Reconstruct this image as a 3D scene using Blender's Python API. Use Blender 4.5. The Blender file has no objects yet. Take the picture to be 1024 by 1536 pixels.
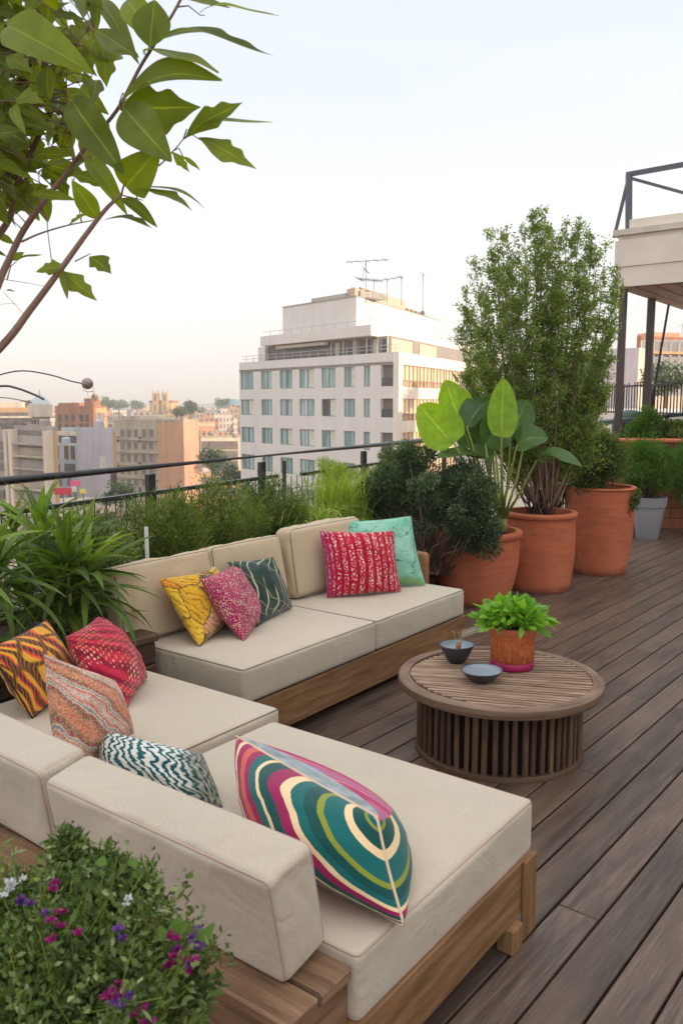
import bpy, math, random
import numpy as np
from mathutils import Vector, noise
random.seed(7); rng=np.random.default_rng(7)
sc=bpy.context.scene; COL=sc.collection
# ------------------------------------------------------------------ camera model (used to lay out the survey of the place)
F=1250.0; H=1.75; PT=math.atan(163/F); CP,SP=math.cos(PT),math.sin(PT)
def ray(px,py):
    x=(px-512)/F; y=-(py-768)/F
    return np.array([x,CP+y*SP,-SP+y*CP])
CAM=np.array([0,0,H])
def U(px,py,z):                       # where the sight line meets height z
    d=ray(px,py); return CAM+d*((z-H)/d[2])
def W(px,py,d): return CAM+ray(px,py)*d   # point at depth d
TH=math.radians(36.9); EU=np.array([math.sin(TH),math.cos(TH),0]); EV=np.array([-math.cos(TH),math.sin(TH),0]); SO=np.array([.03,1.83,0]); EZ=np.array([0,0,1.])
def S(a,b,z=0): return SO+a*EU+b*EV+EZ*z   # sofa plan coordinates
def nrm(v): v=np.asarray(v,float); return v/max(1e-9,np.linalg.norm(v))
# ------------------------------------------------------------------ tagging
def tag(o,label=None,cat=None,group=None,kind=None):
    if label: o['label']=label
    if cat: o['category']=cat
    if group: o['group']=group
    if kind: o['kind']=kind
    return o
def thing(name,label,cat,loc=(0,0,0),group=None):
    o=bpy.data.objects.new(name,None); COL.objects.link(o); o.location=loc; o.empty_display_size=.1
    return tag(o,label,cat,group)
def copy_tree(o,parent=None):
    c=o.copy(); COL.objects.link(c); c.parent=parent
    for ch in o.children: copy_tree(ch,c)
    return c
# ------------------------------------------------------------------ mesh builder
def basis(ax,hint=(0,0,1)):
    ax=nrm(ax); h=np.array(hint,float)
    if abs(ax@h)>.98*np.linalg.norm(h): h=np.array([1.,0,0])
    s=nrm(np.cross(ax,h)); return ax,s,np.cross(s,ax)
class MB:
    def __init__(s): s.v=[];s.f=[];s.uv=[];s.mi=[];s.n=0;s.rnd=[]
    def add(s,vs,fs,uvs=None,mi=0,rnd=None):
        vs=np.asarray(vs,float).reshape(-1,3); b=s.n; s.v.append(vs); s.n+=len(vs)
        r=random.random() if rnd is None else rnd
        for i,f in enumerate(fs):
            s.f.append([b+k for k in f]); s.mi.append(mi); s.rnd.append(r)
            s.uv.append(uvs[i] if uvs is not None else [(0,0)]*len(f))
    def box(s,c,X,Y,Z,hx,hy,hz,mi=0,bev=0.0,along=None):
        c=np.asarray(c,float);X=nrm(X);Y=nrm(Y);Z=nrm(Z);h=[hx,hy,hz];ax=[X,Y,Z]
        off=random.random()*20; L=int(np.argmax(h)) if along is None else along
        b=min(bev,.45*min(h)); 
        if b<=0:
            vs=[];
            for i in(-1,1):
                for j in(-1,1):
                    for k in(-1,1): vs.append((i*hx,j*hy,k*hz))
            fs=[(0,1,3,2),(4,6,7,5),(0,4,5,1),(2,3,7,6),(0,2,6,4),(1,5,7,3)]
        else:
            vs=[];idx={}
            for i in(-1,1):
                for j in(-1,1):
                    for k in(-1,1):
                        for a in range(3):
                            p=[i*hx,j*hy,k*hz]
                            for q in range(3):
                                if q!=a: p[q]-=(i,j,k)[q]*b
                            idx[(i,j,k,a)]=len(vs); vs.append(tuple(p))
            fs=[]
            for a in range(3):
                o1,o2=[q for q in range(3) if q!=a]
                for sg in(-1,1):
                    loop=[]
                    for (p,q) in((-1,-1),(1,-1),(1,1),(-1,1)):
                        t=[0,0,0];t[a]=sg;t[o1]=p;t[o2]=q;loop.append(idx[(*t,a)])
                    fs.append(loop)
            for a in range(3):     # edges parallel to a
                o1,o2=[q for q in range(3) if q!=a]
                for p in(-1,1):
                    for q in(-1,1):
                        t1=[0]*3;t1[o1]=p;t1[o2]=q;t2=list(t1);t1[a]=-1;t2[a]=1
                        fs.append([idx[(*t1,o1)],idx[(*t2,o1)],idx[(*t2,o2)],idx[(*t1,o2)]])
            for i in(-1,1):
                for j in(-1,1):
                    for k in(-1,1): fs.append([idx[(i,j,k,0)],idx[(i,j,k,1)],idx[(i,j,k,2)]])
        va=np.array(vs); uvs=[];out=[]
        o1,o2=[q for q in range(3) if q!=L]
        for f in fs:
            f=list(f); p=va[f]; n=np.cross(p[1]-p[0],p[2]-p[0]); 
            if n@p.mean(0)<0: f=list(f)[::-1]; p=va[f]
            n=np.abs(n); m=o2 if n[o1]>=n[o2] else o1
            if n[L]>max(n[o1],n[o2]): uvs.append([(q[o1]*1+off,q[o2]+off*.37) for q in p])
            else: uvs.append([(q[L]+off,q[m]+off*.37+(.31 if m==o1 else 0)) for q in p])
            out.append(f)
        wv=c+va[:,0:1]*X+va[:,1:2]*Y+va[:,2:3]*Z
        s.add(wv,out,uvs,mi)
    def tube(s,pts,rad,n=8,mi=0,cap=True):
        pts=[np.asarray(p,float) for p in pts]; m=len(pts)
        rad=[rad]*m if np.isscalar(rad) else list(rad)
        vs=[];fs=[];uvs=[];L=0; up=np.array([0.13,.21,.97])
        prev=None
        for i,p in enumerate(pts):
            t=nrm(pts[min(i+1,m-1)]-pts[max(i-1,0)])
            if prev is None: _,a,b=basis(t,up)
            else:
                a=nrm(prev-t*(prev@t)); b=np.cross(t,a)
            prev=a
            for k in range(n):
                an=2*math.pi*k/n; vs.append(p+rad[i]*(math.cos(an)*a+math.sin(an)*b))
        off=random.random()*9
        for i in range(m-1):
            dl=float(np.linalg.norm(pts[i+1]-pts[i]))
            for k in range(n):
                k2=(k+1)%n; fs.append([i*n+k,i*n+k2,(i+1)*n+k2,(i+1)*n+k])
                r=rad[i]*6.28
                uvs.append([(L+off,k/n*r),(L+off,(k+1)/n*r),(L+dl+off,(k+1)/n*r),(L+dl+off,k/n*r)])
            L+=dl
        if cap:
            fs.append(list(range(n))[::-1]);uvs.append([(off,0)]*n);fs.append([(m-1)*n+k for k in range(n)]);uvs.append([(off,0)]*n)
        s.add(vs,fs,uvs,mi)
    def lathe(s,prof,c,n=48,mi=0,wob=0):
        vs=[];fs=[];uvs=[];m=len(prof)
        for i,(r,z) in enumerate(prof):
            for k in range(n):
                an=2*math.pi*k/n; rr=r*(1+wob*math.sin(an*2+z*5))
                vs.append((c[0]+rr*math.cos(an),c[1]+rr*math.sin(an),c[2]+z))
        for i in range(m-1):
            for k in range(n):
                k2=(k+1)%n; fs.append([i*n+k,i*n+k2,(i+1)*n+k2,(i+1)*n+k])
                uvs.append([(k/n,prof[i][1]),((k+1)/n,prof[i][1]),((k+1)/n,prof[i+1][1]),(k/n,prof[i+1][1])])
        s.add(vs,fs,uvs,mi)
    def disc(s,c,r,n=40,mi=0,jit=0,z=0):
        vs=[(c[0],c[1],c[2])]+[(c[0]+r*math.cos(6.2832*k/n),c[1]+r*math.sin(6.2832*k/n),c[2]+z) for k in range(n)]
        s.add(vs,[[0,1+k,1+(k+1)%n] for k in range(n)],[[(.5,.5),(.5,.5),(.5,.5)]]*n,mi)
    def grid(s,P,uvs=True,mi=0,flip=False,rnd=None):          # P: (a,b,3)
        a,b=P.shape[:2]; fs=[];uv=[]
        for i in range(a-1):
            for j in range(b-1):
                f=[i*b+j,(i+1)*b+j,(i+1)*b+j+1,i*b+j+1]; t=[(i/(a-1),j/(b-1)),((i+1)/(a-1),j/(b-1)),((i+1)/(a-1),(j+1)/(b-1)),(i/(a-1),(j+1)/(b-1))]
                if flip: f=f[::-1];t=t[::-1]
                fs.append(f);uv.append(t)
        s.add(P.reshape(-1,3),fs,uv,mi,rnd)
    def build(s,name,mats,parent=None,smooth=False,origin=None,merge=0):
        if not isinstance(mats,(list,tuple)): mats=[mats]
        v=np.concatenate(s.v)
        o0=np.array(parent.location) if (parent is not None and parent.parent is None) else None
        if parent is not None:
            o0=np.zeros(3);p=parent
            while p is not None: o0=o0+np.array(p.location);p=p.parent
            loc=None
        else:
            if origin is None:
                origin=(v.min(0)+v.max(0))/2; origin[2]=v[:,2].min()
            o0=np.asarray(origin,float)
        me=bpy.data.meshes.new(name); me.from_pydata((v-o0).tolist(),[],s.f)
        uvl=me.uv_layers.new(name='UVMap'); uvl.data.foreach_set('uv',np.array([c for f in s.uv for c in f],dtype=np.float32).ravel())
        at=me.attributes.new('rnd','FLOAT','FACE'); at.data.foreach_set('value',np.array(s.rnd,dtype=np.float32))
        for m in mats: me.materials.append(m)
        me.polygons.foreach_set('material_index',s.mi)
        if smooth: me.polygons.foreach_set('use_smooth',[True]*len(s.f))
        if merge:
            import bmesh
            bm=bmesh.new();bm.from_mesh(me);bmesh.ops.remove_doubles(bm,verts=bm.verts,dist=merge);bm.to_mesh(me);bm.free()
        me.update()
        ob=bpy.data.objects.new(name,me); COL.objects.link(ob)
        if parent is not None: ob.parent=parent
        else: ob.location=o0
        return ob
def autosmooth(o,deg=40):
    me=o.data
    me.polygons.foreach_set('use_smooth',[True]*len(me.polygons))
    try: me.set_sharp_from_angle(angle=math.radians(deg))
    except Exception: pass
    return o
# ------------------------------------------------------------------ node helper
class NT:
    def __init__(s,name):
        s.m=bpy.data.materials.new(name); s.m.use_nodes=True; s.t=s.m.node_tree; s.t.nodes.clear()
        s.out=s.n('ShaderNodeOutputMaterial'); s.b=s.n('ShaderNodeBsdfPrincipled'); s.l(s.b.outputs[0],s.out.inputs[0])
    def n(s,t,**k):
        x=s.t.nodes.new(t)
        for a,b in k.items():
            setattr(x,a,b)
        return x
    def l(s,a,b): s.t.links.new(a,b)
    def setin(s,node,**k):
        for a,b in k.items():
            i=node.inputs[a.replace('_',' ')]
            if hasattr(b,'is_linked') or isinstance(b,bpy.types.NodeSocket): s.l(b,i)
            else: i.default_value=b
    def coord(s,kind='Object',scale=(1,1,1),rot=(0,0,0),loc=(0,0,0)):
        c=s.n('ShaderNodeTexCoord'); m=s.n('ShaderNodeMapping'); s.l(c.outputs[kind],m.inputs[0])
        m.inputs['Scale'].default_value=scale;m.inputs['Rotation'].default_value=rot;m.inputs['Location'].default_value=loc
        return m.outputs[0]
    def noise(s,vec,scale=5,detail=4,rough=.55,dist=0):
        x=s.n('ShaderNodeTexNoise'); s.l(vec,x.inputs['Vector']); x.inputs['Scale'].default_value=scale;x.inputs['Detail'].default_value=detail;x.inputs['Roughness'].default_value=rough;x.inputs['Distortion'].default_value=dist
        return x.outputs['Fac']
    def noisec(s,vec,scale=5,detail=3):
        x=s.n('ShaderNodeTexNoise'); s.l(vec,x.inputs['Vector']); x.inputs['Scale'].default_value=scale;x.inputs['Detail'].default_value=detail
        return x.outputs['Color']
    def voro(s,vec,scale=5,feat='F1',out='Distance',rand=1):
        x=s.n('ShaderNodeTexVoronoi',feature=feat); s.l(vec,x.inputs['Vector']); x.inputs['Scale'].default_value=scale
        if 'Randomness' in x.inputs: x.inputs['Randomness'].default_value=rand
        return x.outputs[out]
    def wave(s,vec,scale=5,dist=0,kind='BANDS',d='X',detail=2,ds=1,prof='SIN'):
        x=s.n('ShaderNodeTexWave',wave_type=kind,wave_profile=prof); 
        if kind=='BANDS': x.bands_direction=d
        else: x.rings_direction='SPHERICAL'
        s.l(vec,x.inputs['Vector']); x.inputs['Scale'].default_value=scale;x.inputs['Distortion'].default_value=dist;x.inputs['Detail'].default_value=detail;x.inputs['Detail Scale'].default_value=ds
        return x.outputs['Fac']
    def ramp(s,fac,stops,interp='LINEAR'):
        x=s.n('ShaderNodeValToRGB'); r=x.color_ramp; r.interpolation=interp; s.l(fac,x.inputs[0])
        while len(r.elements)<len(stops): r.elements.new(.5)
        for e,(p,c) in zip(r.elements,stops):
            e.position=p; e.color=(*c,1) if not np.isscalar(c) else (c,c,c,1)
        return x.outputs[0]
    def mix(s,fac,a,b,mode='MIX'):
        x=s.n('ShaderNodeMix',data_type='RGBA',blend_type=mode)
        for sock,v in((x.inputs[0],fac),(x.inputs[6],a),(x.inputs[7],b)):
            if isinstance(v,bpy.types.NodeSocket): s.l(v,sock)
            elif np.isscalar(v): sock.default_value=v
            else: sock.default_value=(*v,1)
        return x.outputs[2]
    def math(s,op,a,b=0,clamp=False):
        x=s.n('ShaderNodeMath',operation=op,use_clamp=clamp)
        for sock,v in((x.inputs[0],a),(x.inputs[1],b)):
            if isinstance(v,bpy.types.NodeSocket): s.l(v,sock)
            else: sock.default_value=v
        return x.outputs[0]
    def sep(s,v):
        x=s.n('ShaderNodeSeparateXYZ'); s.l(v,x.inputs[0]); return x.outputs
    def comb(s,a,b,c):
        x=s.n('ShaderNodeCombineXYZ')
        for i,v in enumerate((a,b,c)):
            if isinstance(v,bpy.types.NodeSocket): s.l(v,x.inputs[i])
            else: x.inputs[i].default_value=v
        return x.outputs[0]
    def attr(s,name='rnd'):
        x=s.n('ShaderNodeAttribute',attribute_name=name); return x.outputs['Fac']
    def bump(s,h,strength=.3,dist=.01):
        x=s.n('ShaderNodeBump'); s.l(h,x.inputs['Height']); x.inputs['Strength'].default_value=strength;x.inputs['Distance'].default_value=dist
        s.l(x.outputs[0],s.b.inputs['Normal']); return x
    def col(s,c):
        i=s.b.inputs['Base Color']
        if isinstance(c,bpy.types.NodeSocket): s.l(c,i)
        else: i.default_value=(*c,1)
        return s
    def rough(s,r,spec=None):
        i=s.b.inputs['Roughness']
        if isinstance(r,bpy.types.NodeSocket): s.l(r,i)
        else: i.default_value=r
        if spec is not None: s.b.inputs['Specular IOR Level'].default_value=spec
        return s
def hx(r,g,b,k=1.0):      # sRGB 0-255 -> linear
    f=lambda c:(c/255/12.92 if c<=10 else ((c/255+.055)/1.055)**2.4)
    return (f(r)*k,f(g)*k,f(b)*k)
def plain(name,c,rough=.6,var=.15,scale=6,bump=.1,bscale=60,metal=0,spec=None,bd=.003):
    t=NT(name); v=t.coord('Object'); n=t.noise(v,scale,5,.6)
    c=np.array(c); t.col(t.ramp(n,[(.3,tuple(c*(1-var))),(.7,tuple(np.minimum(c*(1+var),.95)))])); t.rough(rough,spec)
    t.b.inputs['Metallic'].default_value=metal
    if bump: t.bump(t.noise(v,bscale,3),bump,bd)
    return t.m
def wood(name,dark,mid,light,rough=.6,gs=1.0,hue=None,bump=.25,varb=.25,crack=True,fine=.38):
    t=NT(name); v=t.coord('UV',(1.2*gs,14*gs,1)); v2=t.coord('UV',(3*gs,150*gs,1)); v3=t.coord('UV',(.5,2.2,1))
    a=t.noise(v,2.2,6,.6,.6); b=t.noise(v2,2.0,4,.6); c=t.noise(v3,1.5,2)
    m=t.math('ADD',t.math('MULTIPLY',a,1-fine),t.math('MULTIPLY',b,fine))
    col=t.ramp(m,[(.33,dark),(.5,mid),(.68,light)])
    rn=t.attr('rnd'); br=t.ramp(rn,[(0,1-varb),(1,1+varb*.6)])
    col=t.mix(1,col,br,'MULTIPLY')
    if hue is not None: col=t.mix(t.math('MULTIPLY',t.ramp(c,[(.42,0.),(.62,1.)]),.5),col,hue)
    t.col(col); t.rough(rough,.35); t.bump(t.math('ADD',b,t.math('MULTIPLY',a,.5)),bump,.002)
    return t.m
def fabric(name,c,var=.05,weave=420,bump=.25,stain=None):
    t=NT(name); v=t.coord('Object'); n=t.noise(v,3,3); c=np.array(c)
    base=t.ramp(n,[(.3,tuple(c*(1-var))),(.7,tuple(c*(1+var)))])
    w=t.noise(v,weave,2,.7); w2=t.noise(t.coord('Object',(60,60,420)),1,2)
    base=t.mix(.22,base,t.ramp(w,[(.35,tuple(c*.62)),(.65,tuple(np.minimum(c*1.25,.9)))]))
    t.col(base); t.rough(.9,.2); t.b.inputs['Sheen Weight'].default_value=.25; t.b.inputs['Sheen Roughness'].default_value=.5
    cr=t.noise(t.coord('Object',(1,1,1)),7,3,.5,.7); mot=t.noise(v,230,3,.7); base=t.mix(.36,base,t.mix(1,base,t.ramp(mot,[(.32,.74),(.66,1.2)]),'MULTIPLY')); t.col(base)
    rn=t.noise(t.coord('Object',(1,1,1.6),(0,.3,.6)),4.5,2,.45,1.6); rd=t.math('MULTIPLY',t.math('ABSOLUTE',t.math('SUBTRACT',rn,.5)),9,True); pt_=t.ramp(t.noise(v,2.3,1),[(.42,0.),(.62,1.)])
    rdg=t.math('MULTIPLY',t.math('SUBTRACT',rd,1),pt_)
    h=t.math('ADD',t.math('MULTIPLY',w,.05),t.math('ADD',t.math('MULTIPLY',cr,.95),t.math('ADD',t.math('MULTIPLY',mot,.06),t.math('MULTIPLY',rdg,.13))))
    t.bump(h,.5,.02); return t.m
def leafm(name,c1,c2,rough=.5,trans=.3,tcol=None,c3=None,vein=False,spec=.4):
    t=NT(name); r=t.attr('rnd'); st=[(0,c1),(.75,c2)]
    if c3 is not None: st.append((1,c3))
    col=t.ramp(r,st)
    if vein:
        u=t.sep(t.coord('UV'));
        mid=t.math('ABSOLUTE',t.math('SUBTRACT',u[1],.5)); rib=t.ramp(mid,[(.012,1.),(.035,0.)])
        pv=t.math('ADD',t.math('MULTIPLY',u[0],1.0),t.math('MULTIPLY',mid,-.7)); pn=t.wave(t.comb(pv,0,0),vein,0.4)
        vn=t.ramp(pn,[(.85,0.),(1,1.)])
        cc=t.mix(t.math('MULTIPLY',vn,.28),col,tuple(np.minimum(np.array(c2)*1.8,.8)))
        col=t.mix(t.math('MULTIPLY',rib,.7),cc,tuple(np.minimum(np.array(c2)*1.7+.02,.8)))
        nn=t.noise(t.coord('Object'),14,3); col=t.mix(.35,col,t.mix(1,col,t.ramp(nn,[(.3,.45),(.7,1.5)]),'MULTIPLY'))
        t.bump(t.math('ADD',t.math('MULTIPLY',pn,.4),t.math('MULTIPLY',rib,1.0)),.35,.004)
    t.col(col); t.rough(rough,spec)
    tr=t.n('ShaderNodeBsdfTranslucent'); 
    tc=t.mix(1,col,tcol or (1.5,1.6,.7),'MULTIPLY'); t.l(tc,tr.inputs[0])
    mx=t.n('ShaderNodeMixShader'); mx.inputs[0].default_value=trans
    t.l(t.b.outputs[0],mx.inputs[1]);t.l(tr.outputs[0],mx.inputs[2]);t.l(mx.outputs[0],t.out.inputs[0])
    return t.m
M={}
# timber
M['deck']=wood('deck_boards',hx(52,43,37),hx(87,74,66),hx(128,110,97),.38,1.0,fine=.52,hue=hx(118,96,82),varb=.3,bump=.35)
M['teak']=wood('teak',hx(92,66,42),hx(140,104,70),hx(172,136,98),.55,1,varb=.12)
M['platform']=wood('weathered_teak',hx(88,66,50),hx(132,101,76),hx(162,132,104),.6,1,varb=.12)
M['darkwood']=wood('dark_timber',hx(52,38,30),hx(86,64,50),hx(112,88,70),.6,1.3,varb=.25)
M['slat']=wood('table_slats',hx(62,44,32),hx(100,76,58),hx(128,102,82),.6,1.6,varb=.35)
M['tabletop']=wood('table_rim',hx(80,58,46),hx(122,98,82),hx(150,126,108),.6,2.5,varb=.1,bump=.5)
M['stem']=wood('bark',hx(92,70,58),hx(138,108,94),hx(168,140,126),.8,3,varb=.15)
M['fab']=fabric('beige_linen',hx(195,183,165))
M['fab2']=fabric('sand_canvas',hx(196,176,148))
M['pipe']=plain('piping_pink',hx(186,160,148),.8,.08)
M['pipe_d']=plain('piping_grey',hx(120,112,106),.8,.08)
M['rail']=plain('painted_steel',hx(66,64,66),.35,.18,9,.15,80,metal=.3)
M['black']=plain('black_steel',hx(40,36,36),.5,.2,9,.1)
M['soil']=plain('soil',hx(58,44,36),.95,.5,30,.9,60,bd=.02)
def leafmats():
    M['l_tree']=leafm('glossy_leaf',hx(72,88,18),hx(118,134,32),.33,.5,tcol=(2.0,1.85,.4),vein=40)
    M['l_para']=leafm('banana_leaf_dark',hx(46,76,36),hx(74,104,48),.35,.25,vein=70)
    M['l_parayel']=leafm('banana_leaf_young',hx(118,158,30),hx(152,186,46),.4,.5,vein=70)
    M['l_blade']=leafm('broad_blade',hx(44,70,24),hx(122,148,58),.4,.3,vein=10,c3=hx(158,178,80))
    M['l_tiny']=leafm('small_leaf',hx(78,98,44),hx(142,162,80),.5,.4,c3=hx(160,168,100))
    M['l_bush']=leafm('bush_leaf',hx(54,76,32),hx(114,134,66),.5,.3,c3=hx(148,160,92))
    M['l_conifer']=leafm('dark_needle',hx(38,56,38),hx(96,116,80),.6,.2,c3=hx(140,156,118))
    M['l_feather']=leafm('feathery_leaf',hx(48,70,28),hx(122,142,64),.6,.3,c3=hx(144,160,84))
    M['l_grass']=leafm('yellow_green_grass',hx(126,150,54),hx(168,184,80),.5,.4,c3=hx(176,186,96))
    M['l_salad']=leafm('bright_leaf',hx(92,146,44),hx(138,186,64),.35,.35,c3=hx(150,190,72))
    M['l_fern']=leafm('fern_green',hx(66,100,34),hx(98,132,46),.6,.35,c3=hx(106,146,54))
    M['l_herb']=leafm('grey_green_herb',hx(46,66,30),hx(112,132,70),.6,.3,c3=hx(170,180,134))
    M['pet']=leafm('stalk',hx(120,140,50),hx(150,160,70),.5,.1)
    M['fl_m']=leafm('magenta_petal',hx(124,16,92),hx(176,40,130),.6,.3,tcol=(1.2,1,1.2))
    M['fl_p']=leafm('violet_petal',hx(84,50,120),hx(130,84,160),.6,.3,tcol=(1.2,1,1.3))
    M['fl_w']=leafm('white_petal',hx(200,200,200),hx(230,230,232),.6,.3,tcol=(1,1,1))
leafmats()
def terracotta():
    t=NT('terracotta'); v=t.coord('Object'); n=t.noise(v,2.2,5,.6); n2=t.noise(t.coord('Object',(1,1,6)),5,4)
    m=t.math('ADD',t.math('MULTIPLY',n,.6),t.math('MULTIPLY',n2,.4))
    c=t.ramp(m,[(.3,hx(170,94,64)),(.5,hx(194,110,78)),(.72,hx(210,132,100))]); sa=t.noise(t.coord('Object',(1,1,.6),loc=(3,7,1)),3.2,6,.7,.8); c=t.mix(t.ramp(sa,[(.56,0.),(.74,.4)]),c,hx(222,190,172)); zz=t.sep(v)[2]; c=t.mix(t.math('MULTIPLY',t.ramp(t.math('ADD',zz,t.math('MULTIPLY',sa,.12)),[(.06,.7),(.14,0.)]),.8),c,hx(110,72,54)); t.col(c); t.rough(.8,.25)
    t.bump(t.math('ADD',t.noise(v,90,3),t.math('MULTIPLY',t.noise(t.coord('Object',(1,1,30)),2,2),.6)),.15,.003); return t.m
M['terra']=terracotta()
M['greypot']=plain('grey_pot',hx(150,150,156),.6,.06)
# ------------------------------------------------------------------ leaves in bulk
T_DIA=(np.array([[0,0,0],[.45,-.5,.04],[1,0,-.03],[.45,.5,.04]]),[[0,1,2,3]])
T_BLADE=(np.array([[0,-.3,0],[0,.3,0],[.35,-.5,.0],[.35,.5,0],[.7,-.38,-.0],[.7,.38,0],[1,0,0]]),[[0,2,3,1],[2,4,5,3],[4,6,5]])
T_OVAL=(np.array([[0,0,0],[.2,-.33,.05],[.2,.33,.05],[.55,-.5,.03],[.55,.5,.03],[.85,-.3,-.03],[.85,.3,-.03],[1,0,-.08],[.5,0,-.02]]),[[0,1,8,2],[1,3,8],[2,8,4],[3,5,8],[4,8,6],[5,7,6,8]])
def leaves(name,P,D,L,Wd,mat,parent=None,tpl=T_DIA,droop=0.0,rnd=None,norm=None):
    P=np.asarray(P,float);n=len(P);D=D/np.maximum(1e-9,np.linalg.norm(D,axis=1,keepdims=True))
    L=np.broadcast_to(L,(n,)).astype(float);Wd=np.broadcast_to(Wd,(n,)).astype(float)
    R=norm if norm is not None else rng.normal(size=(n,3))
    Sd=np.cross(D,R);Sd/=np.maximum(1e-9,np.linalg.norm(Sd,axis=1,keepdims=True));Nn=np.cross(Sd,D)
    tv,tf=tpl; k=len(tv)
    V=P[:,None]+D[:,None]*(tv[None,:,0:1]*L[:,None,None])+Sd[:,None]*(tv[None,:,1:2]*Wd[:,None,None])+Nn[:,None]*(tv[None,:,2:3]*L[:,None,None])
    V[:,:,2]-=droop*(tv[None,:,0]**2)*L[:,None]
    V=V.reshape(-1,3)
    o0=np.zeros(3)
    if parent is not None:
        p=parent
        while p is not None: o0=o0+np.array(p.location);p=p.parent
    else: o0=np.array([P[:,0].mean(),P[:,1].mean(),P[:,2].min()])
    V-=o0
    me=bpy.data.meshes.new(name); me.vertices.add(len(V)); me.vertices.foreach_set('co',V.ravel())
    ls=[len(f) for f in tf]; flat=np.concatenate([np.array(f) for f in tf])
    idx=(np.arange(n)[:,None]*k+flat[None]).ravel(); tot=np.tile(ls,n); st=np.concatenate([[0],np.cumsum(tot)[:-1]])
    me.loops.add(len(idx)); me.loops.foreach_set('vertex_index',idx.astype(np.int32))
    me.polygons.add(len(tot)); me.polygons.foreach_set('loop_start',st.astype(np.int32)); me.polygons.foreach_set('loop_total',tot.astype(np.int32))
    me.update(calc_edges=True)
    uv=me.uv_layers.new(name='UVMap'); uvt=np.stack([tv[:,0],tv[:,1]+.5],1)[flat]; uv.data.foreach_set('uv',np.tile(uvt,(n,1)).astype(np.float32).ravel())
    r=rng.random(n) if rnd is None else rnd
    at=me.attributes.new('rnd','FLOAT','FACE'); at.data.foreach_set('value',np.repeat(r,len(tf)).astype(np.float32))
    me.materials.append(mat)
    ob=bpy.data.objects.new(name,me); COL.objects.link(ob)
    if parent is not None: ob.parent=parent
    else: ob.location=o0
    return ob
def big_leaf(mb,base,tip,width,normal,prof='ell',bend=0.0,fold=.15,na=14,nb=6,twist=0,rnd=None,wav=0.0,seed=0,mi=0):
    base=np.asarray(base,float);tip=np.asarray(tip,float);D=tip-base;L=np.linalg.norm(D);D=D/L
    N=np.asarray(normal,float);N=nrm(N-D*(N@D));Sd=np.cross(D,N)
    P=np.zeros((na,nb+1,3)); rs=random.Random(seed)
    lob=[rs.uniform(-.25,.25) for _ in range(8)]; ph=rs.uniform(0,6)
    for i in range(na):
        t=i/(na-1)
        if prof=='ell': w=max(.015,math.sin(math.pi*min(1,t**.9*.97+.015))**.9*(1-.25*t))
        elif prof=='lobe': w=1
        elif prof=='para': w=max(.03,(math.sin(math.pi*min(1,(t*.93+.07))**.8))**.62)*(1-.1*t)
        elif prof=='heart': w=max(.02,min(1,(t+.04)*6)**.5*(1-t)**.62*1.25)
        elif prof=='ovate': w=max(.02,(min(1,t*5+.15))**.6*math.cos(t*math.pi/2)**.75)
        elif prof=='blade': w=max(.03,min(1,t*4+.25)*(1-t**2.2))
        else: w=max(.015,math.sin(math.pi*(t**1.25))**.85)
        cen=base+D*(L*t)+N*(bend*L*(math.sin(math.pi*t**.8)+.25*math.sin(6*t+seed)))+np.array([0,0,0.])
        for j in range(nb+1):
            s=2*j/nb-1; ww=w
            if prof=='lobe':
                side=0 if s<0 else 1; sh=lob[side*3]*.25
                xs=(0,.12,.30,.46+sh,.53+sh,.70+sh,.77+sh,.9,1) if side^(lob[1]>0) else (0,.15,.38,.60+sh,.66+sh,.80+sh*.5,.86,.93,1)
                ys=(.02,.28,.62,1.0,.52,.72,.34,.16,0) if side^(lob[1]>0) else (.02,.35,.8,1.05,.58,.5,.3,.14,0)
                ww=.5*float(np.interp(t,xs,ys))+.25*float(np.interp(t-.035,xs,ys))+.25*float(np.interp(t+.035,xs,ys))
            x=s*width*.5*ww
            cen2=cen+Sd*x+N*(abs(s)*fold*width*.5*ww)+N*(wav*width*math.sin(t*11+s*2+ph)*abs(s))
            P[i,j]=cen2
    mb.grid(P,rnd=rs.random() if rnd is None else rnd,mi=mi)
def blob_pts(c,r,n,shell=.45,low=None):
    d=rng.normal(size=(n,3));d/=np.linalg.norm(d,axis=1,keepdims=True)
    rad=rng.uniform(shell,1,size=(n,1))
    return np.asarray(c)+d*rad*np.asarray(r),d
# ------------------------------------------------------------------ deck and slab
DA=math.radians(39.1); ED=np.array([math.sin(DA),math.cos(DA),0]); EW=np.array([math.cos(DA),-math.sin(DA),0])
def rail_x(y): return -1.99+(y-4.83)*.5536
ED_R=nrm([.5536,1,0]); EN_R=nrm([1,-.5536,0])     # along the rail, inward normal
mb=MB()
for k in range(-42,48):
    w=-1.134+(k+.5)*.152
    t0=max(-3.2,(-4.70-1.125*w)/.2018); t1=(12.6+.631*w)/.775
    if t1<=t0: continue
    t=t0+ (0 if t0>-3.1 else -random.uniform(0,3)); 
    while t<t1:
        e=min(t1,t+random.choice([3.2,3.8,4.4,2.4]))
        if e-t>.05: mb.box(w*EW+ED*((t+e)/2)-EZ*.012,ED,EW,EZ,(e-t)/2-.0015,.0715,.012,bev=.003,along=0)
        t=e
deck=tag(mb.build('deck',M['deck']),kind='structure')
mb=MB()
A=np.array([rail_x(-3.5)-.3,-3.5]);B=np.array([rail_x(13.2)-.3,13.2]);C=np.array([11,13.2]);D=np.array([11,-3.5])
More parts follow.
